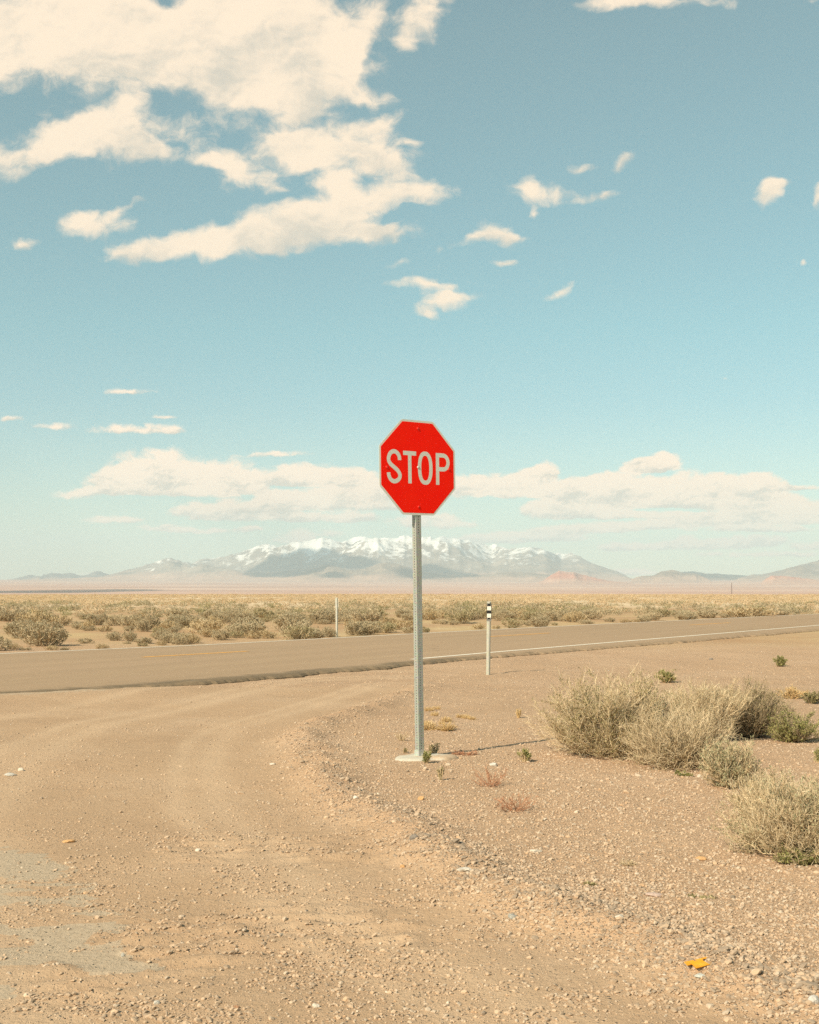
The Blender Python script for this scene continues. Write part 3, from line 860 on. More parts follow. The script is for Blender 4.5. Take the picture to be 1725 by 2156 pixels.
# ------------------------------------------------------------------ distant lattice mast
def mast():
    D = 2100.0; x = (1541 - CX) / F * D; zb = float(far_profile(np.array([math.hypot(x, D)]))[0])
    top = EYE + (HZ - 1227.5) / F * D
    e = empty("lattice_mast", (x, D, zb), label="thin lattice mast standing out on the desert plain", category="mast")
    H = top - zb; w0, w1 = 1.15, 0.55
    def beam(bm, a, b_, r):
        a = Vector(a); b_ = Vector(b_); d = (b_ - a)
        M = Matrix.Translation((a + b_) / 2) @ d.to_track_quat('Z', 'Y').to_matrix().to_4x4()
        bmesh.ops.create_cone(bm, cap_ends=True, segments=6, radius1=r, radius2=r, depth=d.length, matrix=M)
    def cor(k, t):
        w = w0 + (w1 - w0) * t; s = [(-1, -1), (1, -1), (1, 1), (-1, 1)][k % 4]
        return (s[0] * w / 2, s[1] * w / 2, H * t)
    rust = simple_mat("rusted_steel", (0.16, 0.085, 0.06), .8)
    for k in range(4):
        bm = bmesh.new(); beam(bm, cor(k, 0), cor(k, 1), .11); link("leg", bm_mesh("leg", bm), rust, e)
    bm = bmesh.new(); n = 16
    for i in range(n):
        for k in range(4):
            beam(bm, cor(k, i / n), cor(k + 1, (i + 1) / n), .06); beam(bm, cor(k, (i + 1) / n), cor(k + 1, (i + 1) / n), .06)
    link("bracing", bm_mesh("bracing", bm), rust, e)
    bm = bmesh.new(); beam(bm, (0, 0, H), (0, 0, H + 2.0), .10); link("antenna", bm_mesh("antenna", bm), rust, e)
mast()

# ------------------------------------------------------------------ orange scrap
def scrap():
    p = at(1470, 2036)
    # outline in metres: x right, y away
    px_ = [(540, 635), (690, 608), (760, 600), (790, 632), (812, 632), (806, 598), (1080, 552), (1096, 576), (985, 592), (950, 626), (1020, 668), (1120, 658), (1128, 680), (950, 716), (720, 748), (688, 662), (630, 676), (575, 686)]
    o = [((u - 830) * .00019, (650 - v) * .00060) for u, v in px_]
    bm = bmesh.new()
    a = [bm.verts.new((x, y, .006 + .003 * math.sin(x * 40) + .004 * (y > 0))) for x, y in o]
    f = bm.faces.new(a)
    r = bmesh.ops.triangulate(bm, faces=[f])
    bmesh.ops.solidify(bm, geom=bm.faces[:], thickness=.003)
    m, nt, b = new_mat("orange_plastic")
    co = nt.node('ShaderNodeTexCoord').outputs['Object']
    c = nt.ramp(nt.noise(co, 25, 5, .7), [(.4, (0.80, 0.33, 0.012)), (.7, (0.90, 0.42, 0.03))])
    c = nt.mix(nt.maprange(nt.noise(co, 55, 4, .7), .60, .7, 0, .6), c, (.4, .25, .12))
    nt.set(b.inputs['Base Color'], c); b.inputs['Roughness'].default_value = .5
    e = link("plastic_scrap", bm_mesh("plastic_scrap", bm), m, label="torn scrap of bright orange plastic lying on the gravel", category="litter")
    e.location = (p.x, p.y, gz(p.x, p.y) + .008)
scrap()

# ------------------------------------------------------------------ plants
def tubes(P, rad, sides=3, seed=0):
    """P (n,k,3) centre lines, rad (n,k)"""
    n, k, _ = P.shape
    T = np.gradient(P, axis=1); T /= np.linalg.norm(T, axis=2, keepdims=True) + 1e-9
    rg = np.random.default_rng(seed); ref = rg.normal(size=(n, 1, 3)); ref = np.repeat(ref, k, 1)
    U = np.cross(T, ref); U /= np.linalg.norm(U, axis=2, keepdims=True) + 1e-9
    Vv = np.cross(T, U)
    if sides == 2:
        pts = np.stack([P + U * rad[..., None], P - U * rad[..., None]], 2); m = 2
    else:
        a = 2 * np.pi * np.arange(sides) / sides
        pts = P[:, :, None, :] + rad[..., None, None] * (np.cos(a)[None, None, :, None] * U[:, :, None, :] + np.sin(a)[None, None, :, None] * Vv[:, :, None, :]); m = sides
    V = pts.reshape(-1, 3)
    base = (np.arange(n)[:, None, None] * k + np.arange(k - 1)[None, :, None]) * m
    if m == 2:
        q = np.stack([base + 0, base + 1, base + m + 1, base + m], -1).reshape(-1, 4)
    else:
        j = np.arange(m)[None, None, :]; j2 = (j + 1) % m
        q = np.stack([base + j, base + j2, base + m + j2, base + m + j], -1).reshape(-1, 4)
    return V, q, k * m

def stick_lines(rg, n, base_r, L, inc, up, k=6, wob=0.05):
    az = rg.random(n) * 2 * np.pi
    br = base_r * np.sqrt(rg.random(n))
    ba = az + rg.normal(0, .8, n)
    B = np.stack([br * np.cos(ba), br * np.sin(ba), np.zeros(n)], 1)
    th = inc[0] + (inc[1] - inc[0]) * rg.random(n) ** 0.8
    d = np.stack([np.sin(th) * np.cos(az), np.sin(th) * np.sin(az), np.cos(th)], 1)
    ln = L * (0.55 + 0.45 * rg.random(n))
    s = np.linspace(0, 1, k)
    P = B[:, None, :] + d[:, None, :] * (s[None, :, None] * ln[:, None, None])
    P[:, :, 2] += up * ln[:, None] * (s ** 2)[None, :] * np.sin(th)[:, None]
    w = np.cumsum(rg.normal(0, wob, (n, k, 3)), axis=1) * ln[:, None, None]; w -= w[:, :1]
    P = P + w
    P[..., 2] = np.maximum(P[..., 2], 0.004)
    return P

def twig_lines(rg, P, n, l, spread, tmin=0.3, k=4, lift=0.25):
    N, K, _ = P.shape
    i = rg.integers(0, N, n); t = (tmin + (1 - tmin) * rg.random(n) ** 0.8) * (K - 1.001)
    a = np.floor(t).astype(int); f = (t - a)[:, None]
    p0 = P[i, a] * (1 - f) + P[i, a + 1] * f
    tg = P[i, a + 1] - P[i, a]; tg /= np.linalg.norm(tg, axis=1, keepdims=True) + 1e-9
    d = tg + rg.normal(0, spread, (n, 3)); d[:, 2] += lift
    d /= np.linalg.norm(d, axis=1, keepdims=True)
    ln = l * (0.4 + 0.6 * rg.random(n)); s = np.linspace(0, 1, k)
    Q = p0[:, None] + d[:, None] * (s[None, :, None] * ln[:, None, None])
    w = np.cumsum(rg.normal(0, .10, (n, k, 3)), axis=1) * ln[:, None, None]; w -= w[:, :1]
    Q = Q + w
    Q[..., 2] = np.maximum(Q[..., 2], 0.004)
    return Q

def leaf_quads(rg, P, n, l, w, tmin=0.1):
    N, K, _ = P.shape
    i = rg.integers(0, N, n); t = (tmin + (1 - tmin) * rg.random(n)) * (K - 1.001)
    a = np.floor(t).astype(int); f = (t - a)[:, None]
    p0 = P[i, a] * (1 - f) + P[i, a + 1] * f
    tg = P[i, a + 1] - P[i, a]; tg /= np.linalg.norm(tg, axis=1, keepdims=True) + 1e-9
    d = tg + rg.normal(0, .8, (n, 3)); d /= np.linalg.norm(d, axis=1, keepdims=True)
    u = np.cross(d, rg.normal(size=(n, 3))); u /= np.linalg.norm(u, axis=1, keepdims=True) + 1e-9
    L_ = l * (0.6 + 0.8 * rg.random(n))[:, None]; W_2 = w * (0.6 + 0.8 * rg.random(n))[:, None]
    V = np.stack([p0, p0 + d * L_ * .5 + u * W_2 * .5, p0 + d * L_, p0 + d * L_ * .5 - u * W_2 * .5], 1).reshape(-1, 3)
    q = np.arange(n * 4).reshape(-1, 4)
    return V, q

STRAW = [(0, (0.31, 0.23, 0.13)), (.4, (0.54, 0.41, 0.24)), (.75, (0.67, 0.525, 0.33)), (1, (0.78, 0.645, 0.44))]
GREYW = [(0, (0.28, 0.21, 0.125)), (.4, (0.51, 0.39, 0.235)), (.75, (0.64, 0.50, 0.315)), (1, (0.74, 0.61, 0.41))]
BROWN = [(0, (0.16, 0.115, 0.065)), (.5, (0.34, 0.255, 0.15)), (1, (0.54, 0.43, 0.27))]
OLIVE = [(0, (0.14, 0.13, 0.055)), (.5, (0.34, 0.29, 0.13)), (1, (0.56, 0.47, 0.25))]
GREEN = [(0, (0.16, 0.175, 0.06)), (.5, (0.34, 0.33, 0.115)), (1, (0.52, 0.47, 0.20))]
GREYG = [(0, (0.20, 0.20, 0.11)), (.5, (0.40, 0.37, 0.21)), (1, (0.58, 0.51, 0.32))]
AMBER = [(0, (0.54, 0.36, 0.15)), (.5, (0.74, 0.53, 0.26)), (1, (0.82, 0.64, 0.38))]
RUST = [(0, (0.34, 0.15, 0.08)), (.5, (0.50, 0.25, 0.14)), (1, (0.60, 0.36, 0.21))]
PM = {}
for nm_, st_, tr_ in (("straw_twig", STRAW, 0), ("grey_twig", GREYW, 0), ("brown_twig", BROWN, 0), ("olive_leaf", OLIVE, .25), ("green_leaf", GREEN, .25),
                      ("greygreen_leaf", GREYG, .2), ("amber_blade", AMBER, .2), ("rust_stem", RUST, .1)):
    PM[nm_] = tint_mat(nm_, st_, .9, tr_)

def plant_meshes(seed, rx, ry, h, n_st, n_tw, n_lf, base_r=.18, inc=(0.05, 1.25), up=.35, twl=.22, lfl=.016, lfw=.006, r0=.006, rtw=.0016, wob=.045, spread=.5, lift=.3, tmin=.3, rt_min=.0011):
    """unit plant (radius 1, height 1) of stems, twigs and leaves, scaled to size"""
    rg = np.random.default_rng(seed)
    S = stick_lines(rg, n_st, base_r, 1.0, inc, up, 7, wob)
    Tw = twig_lines(rg, S, n_tw, twl, spread, tmin, 4, lift)
    # squeeze to a ragged dome
    for P in (S, Tw):
        r_ = np.sqrt(P[..., 0] ** 2 + P[..., 1] ** 2 + (P[..., 2] * .95) ** 2); lim = 1.0
        f = np.where(r_ > lim, (lim + (r_ - lim) * .8) / (r_ + 1e-9), 1.0)
        P *= f[..., None]
    sc = np.array([rx, ry, h]); S = S * sc; Tw = Tw * sc
    rS = r0 * np.linspace(1, .35, 7)[None, :] * (0.6 + .7 * rg.random((n_st, 1)))
    rT = np.maximum(rtw * np.linspace(1, .5, 4)[None, :] * (0.7 + .6 * rg.random((n_tw, 1))), rt_min * .6)
    V1, q1, per1 = tubes(S, rS, 3, seed); V2, q2, per2 = tubes(Tw, rT, 3, seed + 1)
    tint = np.concatenate([np.repeat(rg.random(n_st) * .6, per1), np.repeat(np.clip(.25 + .75 * rg.random(n_tw), 0, 1), per2)])
    stems = (np.concatenate([V1, V2]), np.concatenate([q1, q2 + len(V1)]), tint)
    leaves = None
    if n_lf:
        # leaves gather in clumps
        mid = Tw[:, 2] / sc
        cl = vnoise(mid[:, 0] * 2.6 + mid[:, 2] * 2.2, mid[:, 1] * 2.6 - mid[:, 2] * 2.9, seed)
        pick = cl + rg.normal(0, .08, len(cl)) > np.quantile(cl, .42)
        V3, q3 = leaf_quads(rg, Tw[pick], n_lf, lfl, lfw)
        leaves = (V3, q3, np.repeat(rg.random(n_lf), 4))
    return stems, leaves

def shrub(name, cat, px, py, wpx, hpx, label, stem_mat, leaf_mat, seed, depth=0.8, group=None, n=(160, 3000, 6000), squash=1.0, **kw):
    p = at(px, py); mpp = p.y / F
    rx = wpx * mpp / 2; h = hpx * mpp * squash
    st, lf = plant_meshes(seed, rx, rx * depth, h, *n, **kw)
    e = empty(name, (p.x, p.y, gz(p.x, p.y) - .01), label=label, category=cat)
    if group: e["group"] = group
    link("stems", np_mesh("stems", st[0], quads=st[1], tint=st[2]), PM[stem_mat], e)
    if lf is not None:
        link("foliage", np_mesh("foliage", lf[0], quads=lf[1], tint=lf[2]), PM[leaf_mat], e)
    return e

big = dict(r0=.005, rtw=.0017, lfl=.020, lfw=.007)
shrub("desert_shrub", "shrub", 1292, 1588, 315, 168, "large olive and straw coloured shrub nearest the stop sign", "straw_twig", "olive_leaf", 1, .8, n=(300, 11000, 19000), tmin=.38, inc=(.08, 1.5), up=.18, base_r=.3, **big)
shrub("desert_shrub", "shrub", 1435, 1613, 265, 132, "grey leafless shrub with bare twigs drooping to the gravel", "grey_twig", "olive_leaf", 2, .8, n=(480, 5200, 1500), inc=(.2, 1.52), up=.05, twl=.26, **big)
shrub("desert_shrub", "shrub", 1485, 1560, 220, 112, "pale straw shrub rising behind the grey leafless one", "straw_twig", "greygreen_leaf", 3, .7, n=(240, 6500, 3500), inc=(.02, 1.0), tmin=.4, **big)
shrub("desert_shrub", "shrub", 1575, 1552, 205, 106, "dark brown thorny shrub left of the green one", "brown_twig", "olive_leaf", 4, .8, n=(220, 6200, 5000), **big)
shrub("desert_shrub", "shrub", 1668, 1562, 125, 62, "low green shrub at the end of the shrub row", "brown_twig", "green_leaf", 5, .9, n=(90, 2200, 9000), inc=(.05, 1.4), **big)
shrub("desert_shrub", "shrub", 1538, 1656, 145, 98, "small grey-green shrub in front of the grey leafless one", "straw_twig", "greygreen_leaf", 6, .8, n=(150, 3300, 7500), inc=(.02, 1.45), up=.2, lfl=.02, lfw=.007)
shrub("desert_shrub", "shrub", 1605, 1725, 160, 92, "thin pale shrub of bare curving twigs", "straw_twig", "olive_leaf", 7, .8, n=(170, 2600, 1500), inc=(.05, 1.35), rtw=.0016, r0=.0045)
shrub("desert_shrub", "shrub", 1700, 1800, 310, 168, "big straw and green shrub cut by the picture's edge", "straw_twig", "greygreen_leaf", 8, .75, n=(420, 11000, 15000), inc=(.08, 1.5), up=.2, base_r=.35, tmin=.35, r0=.0042, rtw=.0013, lfl=.017, lfw=.006)
shrub("desert_shrub", "shrub", 1692, 1818, 140, 34, "low green growth under the big straw shrub", "brown_twig", "green_leaf", 9, .5, n=(70, 1500, 3800), inc=(.3, 1.5))
shrub("desert_shrub", "shrub", 1643, 1403, 30, 22, "small lone green shrub on the gravel shoulder", "brown_twig", "green_leaf", 10, .8, n=(40, 600, 1800), rtw=.003, lfl=.03, lfw=.012)
shrub("desert_shrub", "shrub", 1404, 1438, 54, 26, "yellow-green shrub poking out behind the large shrub", "straw_twig", "green_leaf", 11, .8, n=(60, 900, 2500), rtw=.003, lfl=.03, lfw=.012)
shrub("desert_shrub", "shrub", 1668, 1471, 64, 24, "low orange dried-out shrub on bare dirt", "amber_blade", "amber_blade", 12, .8, n=(70, 1500, 2000), rtw=.003)
shrub("desert_shrub", "shrub", 1708, 1481, 46, 24, "olive shrub right behind the orange dried one", "brown_twig", "olive_leaf", 13, .8, n=(50, 900, 2500), lfl=.025, lfw=.01)
shrub("weed", "weed", 1106, 1604, 40, 26, "bright green weed between the footing and large shrub", "straw_twig", "green_leaf", 14, .8, n=(40, 400, 1600), inc=(.05, 1.0))
shrub("grass_tuft", "grass tuft", 1092, 1512, 22, 20, "upright yellow grass tuft left of the large shrub", "amber_blade", None, 15, .8, n=(90, 200, 0), inc=(.02, .6), rtw=.0025, r0=.003)
shrub("weed", "weed", 1722, 1606, 20, 26, "green weed at the edge beyond the grey-green shrub", "straw_twig", "green_leaf", 16, .8, n=(30, 300, 900), inc=(.05, .9))
shrub("weed", "weed", 899, 1607, 20, 24, "leafy green weed growing against the post's sleeve", "straw_twig", "green_leaf", 17, .8, n=(22, 150, 700), inc=(.05, .9), lfl=.024, lfw=.007)
shrub("weed", "weed", 912, 1590, 34, 26, "sparse green weed behind the concrete footing", "straw_twig", "olive_leaf", 18, .6, n=(24, 120, 380), inc=(.02, .8))
shrub("weed", "weed", 852, 1586, 16, 14, "tiny sparse weed at the post's left side", "straw_twig", "olive_leaf", 19, .6, n=(12, 60, 120), inc=(.02, .8))
shrub("weed", "weed", 928, 1643, 26, 30, "thin green stalks standing on gravel below the footing", "straw_twig", "olive_leaf", 20, .6, n=(20, 110, 220), inc=(.02, .7))
shrub("weed", "weed", 846, 1560, 36, 20, "faint straw weed left of the perforated post", "straw_twig", None, 21, .6, n=(30, 160, 0), inc=(.02, 1.1), r0=.002)
shrub("weed", "weed", 1035, 1655, 90, 46, "spindly rust-red weed nearest the concrete footing", "rust_stem", "rust_stem", 22, .9, n=(30, 170, 220), inc=(.2, 1.5), r0=.0022, lfl=.012, lfw=.005)
shrub("weed", "weed", 1085, 1706, 110, 44, "spindly rust-red weed lower down the gravel", "rust_stem", "rust_stem", 23, .9, n=(36, 210, 260), inc=(.2, 1.5), r0=.0022, lfl=.012, lfw=.005)
shrub("weed", "weed", 978, 1590, 70, 14, "flat rust-red creeping weed right of the footing", "rust_stem", "rust_stem", 24, .4, n=(40, 200, 350), inc=(.7, 1.5), r0=.002, up=.1)
shrub("grass_tuft", "grass tuft", 1322, 1822, 44, 14, "low dry tuft with long stalks on the gravel slope", "straw_twig", None, 25, .7, n=(110, 300, 0), inc=(.3, 1.4), r0=.002)
shrub("weed", "weed", 1440, 1633, 42, 14, "flat green sprig below the grey leafless shrub", "straw_twig", "green_leaf", 26, .5, n=(24, 200, 800), inc=(.6, 1.5), up=.1)
shrub("weed", "weed", 1235, 1862, 44, 8, "small flat olive weed on open gravel", "straw_twig", "olive_leaf", 27, .5, n=(24, 160, 400), inc=(.8, 1.5), up=.1)
shrub("weed", "weed", 1470, 1890, 60, 9, "low straw and olive mat left of the big shrub", "straw_twig", "olive_leaf", 28, .5, n=(40, 260, 500), inc=(.8, 1.5), up=.1)

# yellow dry cushions behind the post
tuft_kinds = []
for k in range(3):
    st, _ = plant_meshes(300 + k, .085, .07, .075, 150, 260, 0, inc=(.05, 1.45), up=.1, r0=.0022, rtw=.0018, base_r=.5, twl=.3)
    tuft_kinds.append(np_mesh("blades", st[0], quads=st[1], tint=st[2]))
for i, (px, py, s) in enumerate([(904, 1497, .8), (919, 1494, .75), (916, 1507, .75), (941, 1520, 1.0), (901, 1526, .8), (904, 1536, 1.35), (942, 1538, 1.35), (925, 1537, .6), (968, 1511, .7), (981, 1513, .8), (994, 1515, .7), (931, 1525, .6)]):
    p = at(px, py)
    o = link("grass_cushion", tuft_kinds[i % 3], PM["amber_blade"], label="low amber cushion of dry grass right of the stop sign post", category="grass tuft", group="amber grass cushions behind the post")
    o.location = (p.x, p.y, gz(p.x, p.y) - .005); o.scale = (s, s, s); o.rotation_euler = (0, 0, rnd.uniform(0, 6))

# ------------------------------------------------------------------ scrub beyond the road
def scrub_mesh(seed, n_st, n_tw, n_lf, lf, leafy=True):
    """one-metre-wide sagebrush seen from afar: twigs and leaf sprays in one mesh"""
    rg = np.random.default_rng(seed)
    S = stick_lines(rg, n_st, .35, 1.0, (.05, 1.35), .35, 5, .06)
    T = twig_lines(rg, S, n_tw, .34, .6, .25, 3, .35)
    lobes = rg.normal(0, 1, (5, 3)); lobes /= np.linalg.norm(lobes, axis=1, keepdims=True)
    for P in (S, T):
        r_ = np.linalg.norm(P, axis=2); u = P / (r_[..., None] + 1e-9)
        lim = .78 + .22 * np.max(np.einsum('nkc,lc->nkl', u, lobes), axis=2)
        f = np.where(r_ > lim, (lim + (r_ - lim) * .35) / (r_ + 1e-9), 1.0); P *= f[..., None]
    sc = np.array([.5, .5, .62]); S *= sc; T *= sc
    V1, q1, a1 = tubes(S, np.full(S.shape[:2], .006), 2, seed); V2, q2, a2 = tubes(T, np.full(T.shape[:2], .0045), 2, seed + 1)
    V3, q3 = leaf_quads(rg, T, n_lf, lf, lf * .5)
    tint = np.concatenate([np.repeat(rg.random(n_st) * .4, a1), np.repeat(.25 + .5 * rg.random(n_tw), a2), np.repeat(np.clip(rg.normal(.48, .16, n_lf), 0, 1), 4)])
    mi = np.concatenate([np.zeros(len(q1) + len(q2), int), np.ones(len(q3), int)])
    return np.concatenate([V1, V2, V3]), np.concatenate([q1, q2 + len(V1), q3 + len(V1) + len(V2)]), tint, mi

SAGE = tint_mat("sage_leaf", [(0, (0.33, 0.28, 0.17)), (.5, (0.51, 0.43, 0.275)), (1, (0.66, 0.56, 0.37))], .9, .25)
SAGE_G = tint_mat("sage_leaf_green", [(0, (0.26, 0.235, 0.12)), (.5, (0.43, 0.38, 0.20)), (1, (0.58, 0.50, 0.30))], .9, .25)
STRAWB = tint_mat("dry_bush_leaf", [(0, (0.40, 0.30, 0.15)), (.5, (0.58, 0.44, 0.235)), (1, (0.72, 0.58, 0.35))], .9, .25)
FARY = tint_mat("far_scrub_leaf", [(0, (0.44, 0.335, 0.19)), (.35, (0.65, 0.50, 0.315)), (.7, (0.77, 0.61, 0.41)), (1, (0.84, 0.70, 0.50))], .9, .2)
kinds = {}
for key, leafm, seeds in (("sage", SAGE, (11, 12, 13, 14)), ("green", SAGE_G, (15, 16)), ("dry", STRAWB, (17, 18, 19))):
    kinds[key] = []
    for s in seeds:
        V, q, t, mi = scrub_mesh(s, 60, 620, 3400 if key != "dry" else 2300, .034)
        me = np_mesh("sagebrush", V, quads=q, tint=t)
        me.materials.append(PM["grey_twig"] if key != "dry" else PM["straw_twig"]); me.materials.append(leafm)
        me.polygons.foreach_set("material_index", mi.astype(np.int32)); me.update()
        kinds[key].append(me)

def far_px(px):    # picture height of the road's far edge at px
    return np.interp(px, [p[0] for p in far_line_px], [p[1] for p in far_line_px])
placed = []        # (x, y, r)
named = []
def c7(x, y): return (x / 2.1037) / 1.9, (2380 + y / 2.1037) / 1.9
def c2(x, y): return (1880 + x / 3.317) / 1.9, (2380 + y / 3.317) / 1.9
hand = []
for (x, y, w, h, k, lab) in [
    (80, 330, 210, 95, "sage", "wide dark sagebrush beyond the road, first from the picture's left edge"),
    (235, 335, 190, 80, "sage", "ragged sagebrush beyond the road with a dark hollow at its foot"),
    (335, 300, 190, 105, "sage", "tall grey-green sagebrush topping the leftmost thicket beyond the road"),
    (450, 325, 150, 75, "sage", "sagebrush at the right end of the leftmost thicket beyond the road"),
    (725, 302, 165, 65, "sage", "round sagebrush alone on bare soil behind the white flat ground"),
    (655, 262, 150, 60, "sage", "paler sagebrush just behind the round lone one"),
    (700, 410, 190, 75, "sage", "sagebrush at the roadside right of the white bare ground"),
    (950, 388, 190, 115, "sage", "tall sagebrush left of the darkest one in the middle thicket"),
    (1075, 392, 190, 135, "sage", "large dark sagebrush leading the middle thicket beyond the road"),
    (1190, 308, 190, 150, "sage", "tallest sagebrush at the back of the middle thicket"),
    (1185, 397, 75, 38, "sage", "small dark bush at the foot of the middle thicket"),
    (1450, 285, 160, 85, "sage", "grey sagebrush well behind the wide roadside thicket"),
    (1460, 385, 200, 95, "green", "left bush of the wide roadside thicket left of the bare post"),
    (1570, 392, 210, 110, "sage", "wide sagebrush of the roadside thicket left of the bare post"),
    (1310, 360, 150, 65, "green", "low green-grey bush between the two roadside thickets"),
    (80, 462, 200, 85, "dry", "pale dry bush beside the road, first from the left edge"),
    (200, 468, 130, 46, "sage", "small dark bush at the road's edge among pale dry ones"),
    (420, 468, 160, 70, "dry", "pale bush at the road's edge left of the low grey one"),
    (540, 467, 110, 46, "sage", "low grey bush touching the far white line"),
    (845, 452, 150, 66, "dry", "pale dry bush between the roadside bush and white bare patch"),
    (1190, 437, 125, 46, "green", "low light-green bush by the far white line"),
    (1062, 415, 85, 42, "sage", "small grey bush right of the white bare patch"),
    (1350, 425, 120, 60, "dry", "dry straw bush at the roadside left of the wide thicket")]:
    hand.append((*c7(x, y), w / 2.1037 / 1.9, h / 2.1037 / 1.9, k, lab))
for (x, y, w, h, k, lab) in [
    (955, 420, 170, 125, "sage", "dark round bush at the far white line right of the reflector post"),
    (1130, 405, 110, 60, "green", "small green bush beside the dark round one"),
    (1560, 388, 300, 85, "sage", "wide low dark bush along the far white line"),
    (1240, 310, 210, 95, "sage", "grey bush on the bare soil behind the wide low one"),
    (790, 415, 190, 110, "sage", "leaning grey bush left of the dark round one"),
    (570, 442, 170, 66, "green", "yellow-green low bush right of the reflector post"),
    (360, 450, 170, 80, "dry", "pale dry bush just right of the reflector post"),
    (110, 455, 230, 110, "dry", "bulky pale bush just left of the reflector post")]:
    hand.append((*c2(x, y), w / 3.317 / 1.9, h / 3.317 / 1.9, k, lab))
hand += [(545, 1345, 90, 26, "dry", "spreading straw bush left of the bare marker post"), (690, 1342, 44, 34, "sage", "grey bush leaning on the bare marker post's left side"),
         (745, 1338, 60, 44, "sage", "tall bush leaning on the bare marker post's right side"), (810, 1334, 70, 36, "green", "green-grey bush between the bare post and stop sign post"),
         (1585, 1301, 130, 34, "dry", "broad pale bush by the road where it nears the right edge"), (1650, 1296, 60, 20, "sage", "dark low bush right of the broad pale one by the road")]
cnt = 0
def put_scrub(px, py, w, h, k, lab, group=None):
    global cnt
    p = at(px, py); mpp = p.y / F
    p.y += w * mpp * .35                    # foot of the front edge is what shows
    o = link("sagebrush", kinds[k][cnt % len(kinds[k])], None, label=lab, category="bush")
    o.location = (p.x, p.y, gz(p.x, p.y) - .02)
    o.scale = (w * mpp, w * mpp * .8, h * mpp / .62 * .72); o.rotation_euler = (0, 0, rnd.uniform(0, 6.28))
    if group: o["group"] = group
    placed.append((p.x, p.y, w * mpp * .5)); cnt += 1
    return o
for hnd in hand:
    put_scrub(*hnd)
rg = np.random.default_rng(99)
cand = []
nn_ = np.array((-ROAD_DIR.y, ROAD_DIR.x))
fl = np.array(far_line_x); dd_ = np.array((ROAD_DIR.x, ROAD_DIR.y))
N_ = 60000
yy = 330 * np.sqrt(rg.random(N_)); xx = (rg.random(N_) * 2 - 1) * (.40 * yy + 3)
vv = xx * nn_[0] + yy * nn_[1] - np.interp(xx * dd_[0] + yy * dd_[1], fl @ dd_, fl @ nn_)
ok = (vv > 0.9) & (yy > 26)
xx = xx[ok]; yy = yy[ok]
clump = fbm(xx * .16, yy * .10, 120, 4)
dens = sstep(.38, .58, clump) * .85 + .12
dens *= np.interp(yy, [25, 60, 110, 330], [.75, .8, .8, .7])
keep = rg.random(len(xx)) < dens
xx = xx[keep]; yy = yy[keep]
rr = (0.26 + 0.56 * rg.random(len(xx)) ** 2.2) * np.interp(yy, [30, 110, 160, 330], [1.0, 1.0, .72, .7])
# thin out overlaps with a coarse grid
cell = {}
sel = []
def try_add(x, y, r):
    ci, cj = int(x // 1.5), int(y // 1.5)
    for a in (-1, 0, 1):
        for b_ in (-1, 0, 1):
            for (u, v, w_) in cell.get((ci + a, cj + b_), ()):
                if (x - u) ** 2 + (y - v) ** 2 < (0.66 * (r + w_)) ** 2: return False
    cell.setdefault((ci, cj), []).append((x, y, r)); return True
for (x, y, r) in placed: cell.setdefault((int(x // 1.5), int(y // 1.5)), []).append((x, y, r))
order = np.argsort(yy)
for i in order:
    if try_add(xx[i], yy[i], rr[i]): sel.append(i)
vis = [i for i in sel if abs(xx[i]) < .345 * yy[i] + .3]
one = set(vis[:300 - len(hand)])
GRP = "sagebrush scattered over the plain beyond the road"
rest = []
for i in sel:
    u = rg.random(); k = "sage" if u < .62 else ("green" if u < .78 else "dry")
    if yy[i] > 95 and rg.random() < sstep(95, 150, yy[i]): k = "dry"
    if i in one:
        o = link("sagebrush", kinds[k][rg.integers(0, len(kinds[k]))], None, category="bush", group=GRP,
                 label={"sage": "grey-green sagebrush among many on the plain beyond the road", "green": "yellowish green sagebrush among many on the plain beyond the road", "dry": "pale straw bush among many on the plain beyond the road"}[k])
        o.location = (xx[i], yy[i], gz(xx[i], yy[i]) - .02); s = rr[i] * 2
        o.scale = (s * rg.uniform(.9, 1.3), s * rg.uniform(.8, 1.1), s * rg.uniform(.5, .8)); o.rotation_euler = (0, 0, rg.random() * 6.28)
    else:
        rest.append((xx[i], yy[i], rr[i], k))
def scrub_stuff():
    lo = [scrub_mesh(s, 14, 70, 330, .066) for s in (31, 32, 33, 34)]
    Vs, Qs, Ts, Ms = [], [], [], []; off = 0
    for (x, y, r, k) in rest:
        V, q, t, mi = lo[rg.integers(0, 4)]
        a = rg.random() * 6.28; s = r * 2
        X = V[:, 0] * math.cos(a) - V[:, 1] * math.sin(a); Y = V[:, 0] * math.sin(a) + V[:, 1] * math.cos(a)
        z = float(far_profile(math.hypot(x, y)))
        Vs.append(np.stack([X * s * 1.15 + x, Y * s + y, V[:, 2] * s * rg.uniform(.42, .65) + z - .02], 1)); Qs.append(q + off); off += len(V)
        Ts.append(np.clip(t + rg.normal(0, .12), 0, 1)); Ms.append(np.full(len(q), {"sage": 0, "green": 1, "dry": 2}[k]))
    me = np_mesh("sagebrush_scrub", np.concatenate(Vs), quads=np.concatenate(Qs), tint=np.concatenate(Ts))
    for m in (SAGE, SAGE_G, FARY): me.materials.append(m)
    me.polygons.foreach_set("material_index", np.concatenate(Ms).astype(np.int32)); me.update()
    return me
link("sagebrush_scrub", scrub_stuff(), None, kind="stuff", label="low yellow and grey scrub thinning out over the far plain", category="scrub")

